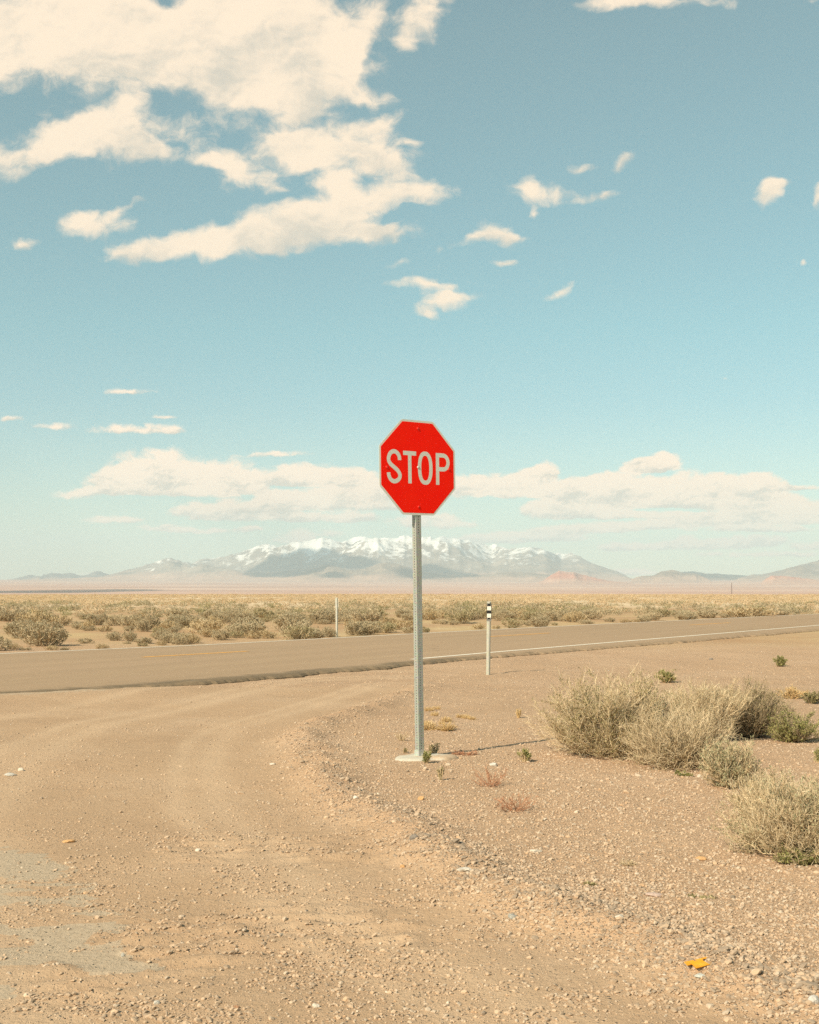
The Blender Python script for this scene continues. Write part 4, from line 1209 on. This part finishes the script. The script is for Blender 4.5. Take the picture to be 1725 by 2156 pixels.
# ------------------------------------------------------------------ mountains
def cr2(x, y): return x * .5004, 1094.8 + y * .5004
def cr3(x, y): return 863 + x * .4995, 1094.8 + y * .4995
main_sky = [(-700, 1226), (-300, 1222), (0, 1221), (120, 1219), (215, 1214), (260, 1202), (300, 1192), (325, 1184), (350, 1175), (365, 1176), (385, 1184), (405, 1185), (425, 1176), (450, 1175), (475, 1171), (500, 1165),
            (525, 1156), (550, 1146.5), (568, 1146), (583, 1151), (600, 1147), (625, 1141), (650, 1139), (665, 1135), (680, 1131.5), (693, 1135), (707, 1139), (720, 1141), (735, 1135), (745, 1132), (757, 1129), (768, 1129.5), (785, 1134), (811, 1132), (830, 1133),
            (851, 1127), (863, 1130), (875, 1133), (888, 1131), (903, 1130), (913, 1135), (928, 1129.5), (953, 1133), (978, 1137), (1003, 1141), (1028, 1148), (1053, 1149), (1073, 1156), (1103, 1152), (1128, 1152), (1153, 1160),
            (1183, 1167), (1203, 1163), (1223, 1173), (1243, 1184), (1273, 1195), (1298, 1202), (1323, 1214), (1338, 1220), (1400, 1226), (1500, 1230)]
left_sky = [(-900, 1200), (-500, 1212), (-100, 1216), (0, 1222.5), (25, 1219), (60, 1211), (85, 1213), (110, 1206), (130, 1208), (150, 1206), (170, 1212), (185, 1210), (200, 1202.5), (215, 1204), (235, 1211), (260, 1216), (330, 1224), (420, 1230)]
right_sky = [(1330, 1219), (1353, 1212), (1375, 1212), (1393, 1203), (1418, 1199.5), (1438, 1205.5), (1463, 1207), (1488, 1217), (1505, 1226), (1560, 1231)]
blue_sky = [(1390, 1222), (1415, 1209), (1438, 1204), (1463, 1203), (1488, 1207.5), (1513, 1208), (1563, 1211), (1590, 1214), (1640, 1222), (1700, 1230)]
farr_sky = [(1530, 1230), (1558, 1216.5), (1588, 1209), (1608, 1209), (1628, 1204.5), (1663, 1195), (1693, 1187.5), (1725, 1180), (1800, 1168), (1950, 1160), (2200, 1175), (2600, 1200), (3000, 1222)]
red1_sky = [(1120, 1231), (1145, 1222), (1162, 1210), (1178, 1201.5), (1195, 1204), (1213, 1205.5), (1225, 1210), (1240, 1213), (1262, 1219), (1290, 1224), (1330, 1228), (1400, 1231)]
red2_sky = [(1560, 1236), (1598, 1231), (1612, 1219), (1625, 1212), (1645, 1212.5), (1663, 1214), (1690, 1217), (1725, 1222), (1800, 1226), (1900, 1232)]
mid_sky = [(560, 1226), (590, 1219), (615, 1210), (640, 1203), (668, 1195), (690, 1189), (712, 1194), (735, 1201), (757, 1200), (780, 1193), (800, 1186), (812, 1183), (830, 1186), (850, 1192), (880, 1203), (920, 1208), (970, 1212), (1030, 1209), (1080, 1203), (1120, 1206), (1170, 1212), (1230, 1221)]

RANGES = {}
def mountain(name, sky, d_foot, d_ridge, nx, ny, seed, mat, noise_m, nscale, power=1.25, back=0.35, fine=1.0, **props):
    x0, x1 = sky[0][0], sky[-1][0]
    px = np.linspace(x0, x1, nx)
    sk = np.interp(px, [p[0] for p in sky], [p[1] for p in sky])
    sk = sk + (fbm(px / 9.0, px * 0, seed + 7, 4) - .5) * 1.6 * fine + (fbm(px / 2.5, px * 0, seed + 9, 3) - .5) * 0.5 * fine
    t = np.linspace(0, 1 + back, ny)
    PXg, Tg = np.meshgrid(px, t)
    ang = (PXg - CX) / F
    # the crest wanders towards and away from the viewer
    wander = (fbm(px / 60.0, px * 0 + 2, seed + 3, 4) - .5) * (d_ridge - d_foot) * .5
    Dg = d_foot + (d_ridge - d_foot + wander[None]) * Tg
    X = ang * Dg; Y = Dg
    zr_ = EYE + (HZ - sk)[None, :] / F * (d_ridge + wander[None])
    zb = far_profile(np.hypot(X, Y)) - 6
    tt = np.clip(Tg, 0, 1)
    prof = np.where(Tg <= 1, tt ** power, np.clip(1 - ((Tg - 1) / max(back, .01)) ** 1.5, 0, 1))
    H = np.maximum(zr_ - zb, 0)
    rn = ridged(X / nscale, Y / nscale * .8, seed, 7, .55)
    base = H * prof
    amp = noise_m * (np.minimum(prof, .9) ** .65) * np.clip(H / (np.max(H) * .5), 0, 1)
    Z = zb + base + (rn - .42) * amp * (1 - .60 * np.exp(-((Tg - 1) / .22) ** 2))
    # each column's highest sight line is the skyline drawn above
    el = (Z - EYE) / Y
    top = el.max(0); want = (HZ - sk) / F
    bel = (zb - EYE) / Y
    k = np.clip((want[None] - bel) / np.maximum(top[None] - bel, 1e-5), .2, 3)
    ks = np.take_along_axis(k, el.argmax(0)[None], 0)
    kw = max(3, nx // 60) | 1; ker = np.hanning(kw + 2)[1:-1]; ker /= ker.sum()
    ks = np.convolve(np.pad(ks[0], kw // 2, mode='edge'), ker, 'valid')[None]
    Z = zb + (Z - zb) * ks
    V = np.stack([X.ravel(), Y.ravel(), Z.ravel()], 1)
    i = (np.arange(ny - 1)[:, None] * nx + np.arange(nx - 1)[None]).ravel()
    me = np_mesh(name, V, quads=np.stack([i, i + 1, i + 1 + nx, i + nx], 1), smooth=True)
    RANGES[name + str(seed)] = (px, Y, Z, X)
    return link(name, me, mat, kind="structure", **props)

def rock_mat(name, stops, scale, snow=None, snow_z=(500, 800), fan=(200, .85)):
    m, nt, b = new_mat(name)
    co = nt.node('ShaderNodeTexCoord').outputs['Object']
    sep = nt.node('ShaderNodeSeparateXYZ'); nt.set(sep.inputs[0], co)
    geo = nt.node('ShaderNodeNewGeometry'); ns = nt.node('ShaderNodeSeparateXYZ'); nt.set(ns.inputs[0], geo.outputs['Normal'])
    n = nt.noise(nt.vmath('MULTIPLY', co, (1, 1, 2.5)), scale, 8, .65)
    c = nt.ramp(n, stops)
    fn = nt.noise(nt.vmath('MULTIPLY', co, (1, 1, .3)), .0011, 6, .6)
    ff = nt.maprange(nt.math('ADD', sep.outputs[2], nt.math('MULTIPLY', nt.math('SUBTRACT', fn, .5), fan[0] * 1.3)), fan[0] * .75, fan[0] * 1.35, 1.0, 0.0)
    c = nt.mix(nt.math('MULTIPLY', ff, fan[1]), c, (0.50, 0.325, 0.235))
    if snow:
        n2 = nt.noise(co, .0013, 6, .6); n3 = nt.noise(nt.vmath('MULTIPLY', co, (1, .6, .35)), .0042, 8, .72)
        lv = nt.math('DIVIDE', nt.math('SUBTRACT', sep.outputs[2], snow_z[0]), snow_z[1] - snow_z[0])
        thr = nt.math('ADD', nt.math('MULTIPLY', nt.math('SUBTRACT', n3, .5), 3.2), nt.math('MULTIPLY', nt.math('SUBTRACT', n2, .5), 1.6))
        f = nt.maprange(nt.math('SUBTRACT', lv, nt.math('ADD', thr, .5)), -.22, .22)
        st = nt.maprange(ns.outputs[2], .45, .75, .35, 1.0)
        c = nt.mix(nt.math('MULTIPLY', f, st), c, snow)
    nt.set(b.inputs['Base Color'], c); b.inputs['Roughness'].default_value = 1.0; b.inputs['Specular IOR Level'].default_value = 0.0
    return m
grey_rock = rock_mat("mountain_rock", [(.3, (.17, .145, .12)), (.5, (.265, .22, .175)), (.7, (.37, .305, .24))], .0022, (.86, .83, .77), (370, 1080), (215, .9))
far_rock = rock_mat("far_mountain_rock", [(.3, (.11, .10, .09)), (.7, (.20, .175, .15))], .0015, (.86, .83, .77), (330, 640), (170, .6))
hill_rock = rock_mat("foothill_rock", [(.3, (.15, .115, .085)), (.5, (.24, .18, .13)), (.7, (.36, .27, .195))], .003, fan=(150, .8))
shade_tinted_rock = rock_mat("shade_tinted_slope", [(.3, (.035, .04, .036)), (.7, (.07, .075, .06))], .003, fan=(140, .5))  # cloud shade on the right-hand hill, put into its rock colour
red_rock = rock_mat("red_rock", [(.3, (.36, .15, .09)), (.5, (.50, .23, .15)), (.7, (.56, .34, .24))], .003, fan=(85, .8))
mountain("mountain_range", left_sky, 19500, 23500, 420, 70, 5, far_rock, 420, 1500, 1.1, .25)
mountain("mountain_range", main_sky, 16500, 23500, 1000, 210, 2, grey_rock, 640, 2300, 1.25, .30)
mountain("hill", mid_sky, 15200, 17600, 460, 90, 3, hill_rock, 170, 900, 1.2, .5)
mountain("hill", blue_sky, 19000, 21500, 260, 60, 4, shade_tinted_rock, 150, 900, 1.1, .4)
mountain("hill", farr_sky, 15500, 20000, 460, 100, 6, hill_rock, 330, 1300, 1.2, .3)
mountain("hill", right_sky, 14000, 16500, 260, 70, 8, hill_rock, 210, 800, 1.2, .4)
mountain("hill", red1_sky, 11800, 13600, 320, 70, 9, red_rock, 120, 620, 1.25, .5)
mountain("hill", red2_sky, 10800, 12600, 320, 70, 10, red_rock, 100, 620, 1.25, .5)

# ------------------------------------------------------------------ unseen clouds added at left, shaped to shadow the slopes and basin
def hit(px, py):
    """first slope or ground met along the sight line at (px, py)"""
    want = (HZ - py) / F; best = None
    for key, (cols, Y, Z, X) in RANGES.items():
        if not (cols[0] <= px <= cols[-1]): continue
        c = int(np.clip(np.searchsorted(cols, px), 0, len(cols) - 1))
        el = (Z[:, c] - EYE) / Y[:, c]
        i = np.nonzero(el >= want)[0]
        if len(i) and (best is None or Y[i[0], c] < best.y) and i[0] < int(len(el) * .9):
            best = Vector((X[i[0], c], Y[i[0], c], Z[i[0], c]))
    d = np.linspace(3000, 16500, 600); zz = far_profile(d); i = np.nonzero((zz - EYE) / d >= want)[0]
    if len(i):
        D = d[i[0]]; g = Vector(((px - CX) / F * D, D, zz[i[0]]))
        if best is None or g.y < best.y: best = g
    return best
def shade_cloud(poly, alt, step, r, seed):
    rg = np.random.default_rng(seed)
    x0, x1 = min(p[0] for p in poly), max(p[0] for p in poly); y0, y1 = min(p[1] for p in poly), max(p[1] for p in poly)
    gx_, gy_ = np.meshgrid(np.arange(x0, x1, step[0]), np.arange(y0, y1, step[1])); gx_ = gx_.ravel(); gy_ = gy_.ravel()
    m = in_poly(gx_, gy_, poly); V = []; T = []; off = 0
    pv_, pf_ = stone_proto(seed, 1)
    for a, b_ in zip(gx_[m], gy_[m]):
        p = hit(a, b_)
        if p is None: continue
        k = (alt + rg.uniform(0, r * 1.5) - p.z) / SUN_DIR.z
        q = p + SUN_DIR * k; s_ = r * rg.uniform(.8, 1.25)
        V.append(pv_ * np.array([s_, s_, s_ * .75]) + np.array(q[:])); T.append(pf_ + off); off += len(pv_)
    return link("unseen_shade_cloud", np_mesh("unseen_shade_cloud", np.concatenate(V), tris=np.concatenate(T), smooth=True), shade_cloud_mat, kind="structure")
shade_cloud_mat, nt, b = new_mat("shade_cloud_surface"); b.inputs['Base Color'].default_value = (.9, .9, .9, 1); b.inputs['Roughness'].default_value = 1
shade_cloud([(514, 1207), (547, 1188), (580, 1174), (618, 1164), (643, 1157.5), (665, 1164), (687, 1156), (709, 1167), (736, 1172), (761, 1178), (791, 1181), (778, 1190), (755, 1197), (728, 1196), (695, 1190), (673, 1201), (640, 1211), (596, 1215), (541, 1215)], 9800, (4, 2), 90, 1)
shade_cloud([(679, 1210), (706, 1206), (728, 1213), (712, 1218), (687, 1216.5)], 9600, (4, 2), 70, 2)
shade_cloud([(841, 1210), (852, 1196), (871, 1201), (900, 1188), (935, 1198), (960, 1205), (1003, 1209), (1000, 1214), (900, 1219), (860, 1217)], 11000, (4, 2), 80, 3)
shade_cloud([(-120, 1246), (150, 1243), (290, 1241.5), (330, 1243.5), (200, 1247), (60, 1249), (-120, 1249)], 3000, (8, .5), 90, 4)

# ------------------------------------------------------------------ haze
hz_bm = bmesh.new(); bmesh.ops.create_cube(hz_bm, size=1.0)
hz_me = bm_mesh("haze", hz_bm)
hz_m = bpy.data.materials.new("haze_air"); hz_m.use_nodes = True
t = hz_m.node_tree; t.nodes.remove(t.nodes['Principled BSDF'])
pv = t.nodes.new('ShaderNodeVolumePrincipled')
pv.inputs['Color'].default_value = (0.72, 0.885, 0.96, 1); pv.inputs['Density'].default_value = 5.0e-5; pv.inputs['Anisotropy'].default_value = 0.0
pv.inputs['Density Attribute'].default_value = ""
t.links.new(pv.outputs[0], t.nodes['Material Output'].inputs['Volume'])
haze = link("haze", hz_me, hz_m, kind="stuff", label="thin pale haze over the desert", category="haze")
ZB, ZT = -30.0, 1500.0
haze.scale = (72000, 72000, ZT - ZB); haze.location = (0, 0, (ZB + ZT) / 2)

# ------------------------------------------------------------------ world: clear sky with clouds
w = bpy.data.worlds.new("World"); scene.world = w; w.use_nodes = True
wt = NT(w.node_tree)
bg = w.node_tree.nodes['Background']
sky = wt.node('ShaderNodeTexSky', sky_type='NISHITA')
sky.sun_disc = False; sky.sun_elevation = R(SUN_EL); sky.sun_rotation = math.atan2(SUN_DIR.x, SUN_DIR.y)
sky.air_density = 1.0; sky.dust_density = 1.2; sky.ozone_density = 1.0; sky.altitude = 1300

# clouds, listed by where they stand (kilo-units of the sight-line grid: x right, y down, eye level 1.238)
HIGH = [  # cx, cy, rx, ry, rot, weight
    (60, 60, 300, 118, 0, 1.7), (300, 60, 260, 100, 4, 1.6), (470, 70, 240, 120, 4, 1.7), (620, 85, 160, 130, 0, 1.7), (650, 165, 100, 75, -25, 1.2), (545, 190, 100, 72, 5, 1.1), (100, 140, 200, 40, 0, .8),
    (430, 150, 110, 50, 10, 1.0), (345, -2, 60, 22, 10, -1.5), (640, 262, 70, 12, -8, -.7), (650, 372, 80, 12, -8, -.6),
    (765, 70, 22, 80, 28, .75), (800, 40, 30, 40, 30, .6), (905, 20, 48, 75, 32, 1.3), (855, 88, 22, 26, 30, .65), (738, 130, 20, 50, 25, .6),
    (20, 335, 130, 36, -24, 1.5), (130, 275, 62, 46, -10, 1.3), (140, 315, 80, 24, -10, .8), (255, 285, 92, 58, 0, 1.7), (270, 222, 32, 50, 12, 1.0), (330, 325, 46, 18, 0, .8), (195, 250, 60, 24, -30, .8),
    (430, 245, 90, 34, -10, .72), (395, 300, 70, 40, 20, .55), (455, 325, 70, 30, 0, .6), (490, 372, 34, 30, 15, 1.0), (510, 350, 55, 24, 15, .9), (562, 386, 46, 20, 0, 1.1), (440, 340, 36, 12, 0, .7),
    (700, 325, 150, 54, 2, 1.8), (650, 290, 90, 40, -8, 1.2), (620, 335, 60, 34, 0, 1.0), (810, 340, 56, 28, 8, 1.0), (775, 205, 70, 22, 18, .85), (822, 255, 44, 18, -25, .85), (868, 300, 28, 8, 0, .8), (745, 255, 60, 20, 0, .75),
    (300, 528, 100, 24, -5, 1.2), (430, 512, 140, 30, -7, 1.6), (560, 490, 140, 46, -12, 1.8), (680, 468, 130, 46, -10, 1.7), (790, 488, 95, 28, -5, 1.5), (745, 425, 90, 26, -12, 1.4), (850, 405, 100, 30, -2, 1.6), (700, 392, 56, 24, -5, 1.0), (830, 452, 60, 10, -14, -1.1),
    (205, 472, 70, 30, 2, 1.4), (170, 460, 30, 20, 0, .8), (258, 440, 46, 10, -25, .8), (54, 511, 36, 12, 0, .9),
    (1135, 400, 46, 26, 14, .95), (1120, 382, 16, 28, 20, .7), (1222, 357, 36, 10, -8, .9), (1310, 342, 38, 11, -28, .95), (1212, 410, 30, 16, 0, .5), (1268, 413, 52, 9, -8, .8), (1127, 445, 10, 13, 0, .8),
    (1040, 488, 56, 24, 14, 1.0), (1000, 502, 46, 12, -20, .85), (1085, 500, 50, 10, 0, .8), (930, 530, 12, 10, -40, .7), (1062, 553, 28, 7, -8, .9), (845, 553, 24, 12, -15, .9),
    (915, 597, 90, 10, 0, 1.0), (945, 615, 60, 14, 5, 1.0), (925, 638, 56, 16, -8, 1.2), (895, 658, 32, 10, 20, .8), (1175, 613, 46, 11, -22, 1.0),
    (1618, 408, 22, 30, 20, 1.2), (1636, 384, 26, 10, 0, 1.0), (1722, 412, 18, 28, 0, 1.0), (1697, 553, 8, 6, 0, .7), (1298, 10, 64, 15, 0, 1.3), (1400, 3, 140, 12, 0, 1.0), (1712, 8, 26, 22, 0, .6), (1523, 798, 10, 6, 0, .8)]
LOW = [
    (25, 883, 26, 8, 0, .6), (112, 899, 40, 9, 0, .62), (300, 906, 105, 12, 0, .7), (345, 878, 26, 6, 0, .4), (272, 826, 56, 8, 0, .5), (580, 957, 66, 8, -2, .6),
    (330, 1000, 88, 46, 0, 1.7), (262, 1018, 66, 28, 0, 1.5), (400, 1018, 80, 32, 0, 1.3), (485, 1010, 66, 36, 0, 1.6), (520, 1022, 40, 22, 0, 1.1), (380, 1036, 180, 13, 0, 1.4),
    (640, 1004, 80, 24, 0, 1.5), (735, 1008, 60, 20, 0, 1.3), (680, 1018, 110, 10, 0, 1.0), (770, 1040, 64, 26, 0, 1.3), (680, 1052, 70, 22, 0, 1.2), (720, 1066, 130, 14, 0, 1.0), (590, 1064, 50, 26, 0, 1.1), (510, 1072, 110, 22, 0, 1.05), (430, 1082, 60, 18, 0, .95), (560, 1092, 120, 10, 0, .8), (720, 1092, 90, 13, 0, .95),
    (240, 1096, 60, 10, 0, .7), (345, 1112, 48, 9, 0, .7), (430, 1119, 80, 7, 0, .75), (525, 1115, 30, 7, 0, .8), (160, 1045, 50, 12, 0, .5), (650, 1125, 70, 12, 0, .6),
    (975, 1030, 46, 26, 0, 1.4), (1060, 1025, 48, 24, 0, 1.4), (1115, 1015, 44, 24, -18, 1.5), (1148, 1000, 24, 24, 0, 1.4), (1080, 1043, 60, 9, 0, 1.0), (1165, 1035, 44, 24, 0, 1.2),
    (1230, 1040, 60, 30, 0, 1.5), (1310, 1038, 70, 38, 0, 1.6), (1290, 1022, 40, 24, 0, 1.1), (1390, 1042, 60, 30, 0, 1.5), (1462, 1040, 74, 40, 0, 1.7), (1560, 1038, 84, 36, 0, 1.6), (1610, 1030, 40, 28, 0, 1.2), (1400, 1062, 220, 11, 0, 1.1), (1560, 1062, 90, 12, 0, 1.0),
    (1160, 1078, 52, 22, 0, 1.5), (1240, 1082, 80, 16, 0, 1.3), (1340, 1086, 120, 9, 0, 1.2), (1690, 1078, 60, 24, 0, 1.5), (1580, 1082, 80, 20, 0, 1.4), (1480, 1094, 100, 12, 0, 1.2), (1640, 1098, 130, 9, 0, 1.1), (1340, 1108, 180, 11, -2, 1.2), (1220, 1120, 120, 9, -2, .9),
    (1050, 1136, 80, 13, 0, 1.2), (1120, 1134, 110, 10, 0, 1.0), (1600, 1114, 150, 10, 0, .9), (1325, 1154, 60, 11, 0, 1.1), (1480, 1150, 90, 12, 0, 1.1), (1445, 1141, 34, 12, 0, .9), (1590, 1142, 80, 13, 0, 1.1), (1710, 1152, 40, 10, 0, 1.0), (1600, 1168, 130, 7, 0, .7),
    (1372, 982, 48, 16, 0, 1.5), (1402, 972, 30, 18, 0, 1.4), (1340, 990, 24, 9, 0, 1.0), (1700, 1028, 44, 6, 0, .7), (1650, 1048, 46, 10, 0, .7), (925, 1105, 90, 13, 0, .75), (900, 1090, 60, 10, 0, .6),
    (1335, 1206, 40, 9, 0, 1.0), (625, 1140, 50, 10, 0, .7), (200, 1213, 34, 8, 0, .6)]

def cloud_group(name, blobs, warp, wscale, nscale, stretch, k, flat, soft, gain, det, rough, base, relief):
    """D: how dense the vapour is along the sight line; S: 0 lit top .. 1 grey base"""
    g = bpy.data.node_groups.new(name, 'ShaderNodeTree')
    g.interface.new_socket("P", in_out='INPUT', socket_type='NodeSocketVector')
    g.interface.new_socket("D", in_out='OUTPUT', socket_type='NodeSocketFloat')
    g.interface.new_socket("S", in_out='OUTPUT', socket_type='NodeSocketFloat')
    g.interface.new_socket("V", in_out='OUTPUT', socket_type='NodeSocketFloat')
    s = NT(g); gi = s.node('NodeGroupInput'); go_ = s.node('NodeGroupOutput')
    P = gi.outputs[0]
    st = s.vmath('MULTIPLY', P, stretch)
    wn = s.noise(st, wscale, 3, .55, dims='2D', out='Color')
    wp = s.vmath('ADD', P, s.vmath('MULTIPLY', s.vmath('SUBTRACT', wn, (.5, .5, .5)), warp))
    chain = None
    for cx, cy, rx, ry, rot, wgt in blobs:
        mp = s.node('ShaderNodeMapping', vector_type='TEXTURE')
        src = wp
        if chain is not None:            # evaluate the lobes one after another (keeps the shader's stack small)
            sq = s.node('ShaderNodeVectorMath', operation='MULTIPLY_ADD'); s.set(sq.inputs[0], chain); sq.inputs[1].default_value = (1e-9, 1e-9, 0); s.set(sq.inputs[2], wp); src = sq.outputs[0]
        s.set(mp.inputs['Vector'], src); mp.inputs['Location'].default_value = (cx / 1000, cy / 1000, 0)
        mp.inputs['Rotation'].default_value = (0, 0, R(rot)); mp.inputs['Scale'].default_value = (rx * gain / 1000, ry * gain / 1000, 1)
        ly = s.vmath('DOT_PRODUCT', mp.outputs[0], (0, 1, 0))
        vec = mp.outputs[0]
        if flat > 1:
            vec = s.vmath('MAXIMUM', mp.outputs[0], s.vmath('MULTIPLY', mp.outputs[0], (1, flat, 1)))
        gr = s.node('ShaderNodeTexGradient', gradient_type='SPHERICAL'); s.set(gr.inputs[0], vec)
        wf = s.math('MULTIPLY', gr.outputs['Fac'], wgt * (1.3 if 0 < rx * ry < 2000 else 1.0))
        cv = s.node('ShaderNodeCombineXYZ'); cv.inputs[0].default_value = 1.0; s.set(cv.inputs[1], ly)
        va = s.vmath('SCALE', cv.outputs[0], scale=wf)
        chain = va if chain is None else s.vmath('ADD', chain, va)
    fin = s.node('ShaderNodeSeparateXYZ'); s.set(fin.inputs[0], chain); acc, accy = fin.outputs[0], fin.outputs[1]
    def tuft(v):
        q = s.noise(v, nscale, det, rough, dims='2D')
        return s.math('MULTIPLY_ADD', s.math('SUBTRACT', q, .5), 2.5, .5, clamp=True)
    jit = s.vmath('ADD', st, s.vmath('SCALE', s.vmath('SUBTRACT', wn, (.5, .5, .5)), scale=.8 / nscale))
    n = tuft(jit)
    d = s.math('SUBTRACT', s.math("MINIMUM", acc, 2.0), s.math('MULTIPLY', s.math('SUBTRACT', 1.0, n), k))
    s.set(go_.inputs[0], s.math('MULTIPLY', d, 1.0 / soft))
    n1 = tuft(s.vmath('ADD', jit, (-.06 / nscale, -.16 / nscale, 0)))
    sh = s.math('DIVIDE', accy, s.math('MAXIMUM', acc, .12))
    sh = s.math('ADD', s.math('MULTIPLY', sh, base), s.math('MULTIPLY', s.math('SUBTRACT', n1, n), relief))
    n3 = s.noise(s.vmath('ADD', st, (5.3, 1.1, 0)), nscale * .5, 3, .5, dims='2D')
    sh = s.math('ADD', sh, s.math('MULTIPLY', s.math('SUBTRACT', n3, .5), 1.8))
    s.set(go_.inputs[1], sh)
    # thin veil round the body of the cloud
    ve = s.math('MULTIPLY', s.maprange(d, -.34, .70 * soft), s.maprange(acc, .03, .40))
    s.set(go_.inputs[2], ve)
    return g
gH = cloud_group("high_cloud", HIGH, (.05, .04, 0), 9.0, 12.0, (1.0, 1.3, 1), 1.15, 1.0, 1.45, 1.50, 9, .60, .40, .45)
gL = cloud_group("low_cloud", LOW, (.016, .009, 0), 28.0, 26.0, (1.0, 1.5, 1), .72, 1.6, .55, 1.50, 8, .55, 1.15, .9)

gen = wt.node('ShaderNodeTexCoord').outputs['Generated']
sp = wt.node('ShaderNodeSeparateXYZ'); wt.set(sp.inputs[0], gen)
ay = wt.math('MAXIMUM', wt.math('ABSOLUTE', sp.outputs[1]), .04)
cb = wt.node('ShaderNodeCombineXYZ')
wt.set(cb.inputs[0], wt.math('MULTIPLY_ADD', wt.math('DIVIDE', sp.outputs[0], ay), F / 1000, CX / 1000))
wt.set(cb.inputs[1], wt.math('MULTIPLY_ADD', wt.math('DIVIDE', sp.outputs[2], ay), -F / 1000, HZ / 1000))
P = cb.outputs[0]
def grp(g, p):
    nd = wt.node('ShaderNodeGroup'); nd.node_tree = g; wt.set(nd.inputs[0], p); return nd.outputs[0], nd.outputs[1], nd.outputs[2]
H0, SH, VH = grp(gH, P); L0, SL, VL = grp(gL, P)
aH = wt.math('MULTIPLY', VH, .96); aL = wt.math('MULTIPLY', VL, .97)
elev = sp.outputs[2]
# sky colour: Nishita, evened towards the hazy teal of the day
tint = wt.ramp(wt.math('MAXIMUM', elev, 0), [(0.0, (.70, .66, .50)), (.03, (.69, .67, .515)), (.09, (.60, .68, .54)), (.15, (.53, .70, .56)), (.21, (.55, .775, .585)), (.30, (.66, .835, .60)), (.42, (.82, .92, .625)), (.7, (.80, .89, .65))])
skyc = wt.mix(1.0, sky.outputs[0], tint, 'MULTIPLY')
SKYGAIN = 1.0
hazeband = wt.maprange(elev, .0, .11, 1.0, 0.0)
shL = wt.maprange(SL, -.25, .60)
shH = wt.maprange(SH, -.15, .75)
colL = wt.mix(shL, (6.6, 5.05, 3.75), (4.0, 3.4, 2.72))
colH = wt.mix(shH, (5.7, 4.60, 3.45), (3.55, 3.25, 2.72))
c = wt.mix(aH, skyc, colH)
c = wt.mix(aL, c, colL)
wt.set(bg.inputs['Color'], c)
bg.inputs['Strength'].default_value = 0.118
w.cycles.sampling_method = 'MANUAL'; w.cycles.sample_map_resolution = 512

# ------------------------------------------------------------------ sun
sd = bpy.data.lights.new("sun", 'SUN'); so = bpy.data.objects.new("sun", sd); COL.objects.link(so)
sd.energy = 4.0; sd.angle = R(0.53); sd.color = (1.0, .88, .70)
so.rotation_euler = SUN_DIR.to_track_quat('Z', 'Y').to_euler(); so.location = (-20, -20, 30)

# ------------------------------------------------------------------ render settings
vs = scene.view_settings
scene.display_settings.display_device = 'sRGB'
vs.view_transform = 'Standard'; vs.look = 'None'; vs.exposure = 0.70; vs.gamma = 1.0; vs.use_curve_mapping = False
cy = scene.cycles
cy.max_bounces = 5; cy.diffuse_bounces = 3; cy.glossy_bounces = 2; cy.transmission_bounces = 2; cy.transparent_max_bounces = 4; cy.volume_bounces = 1
cy.use_denoising = False
cy.sample_clamp_indirect = 4.0
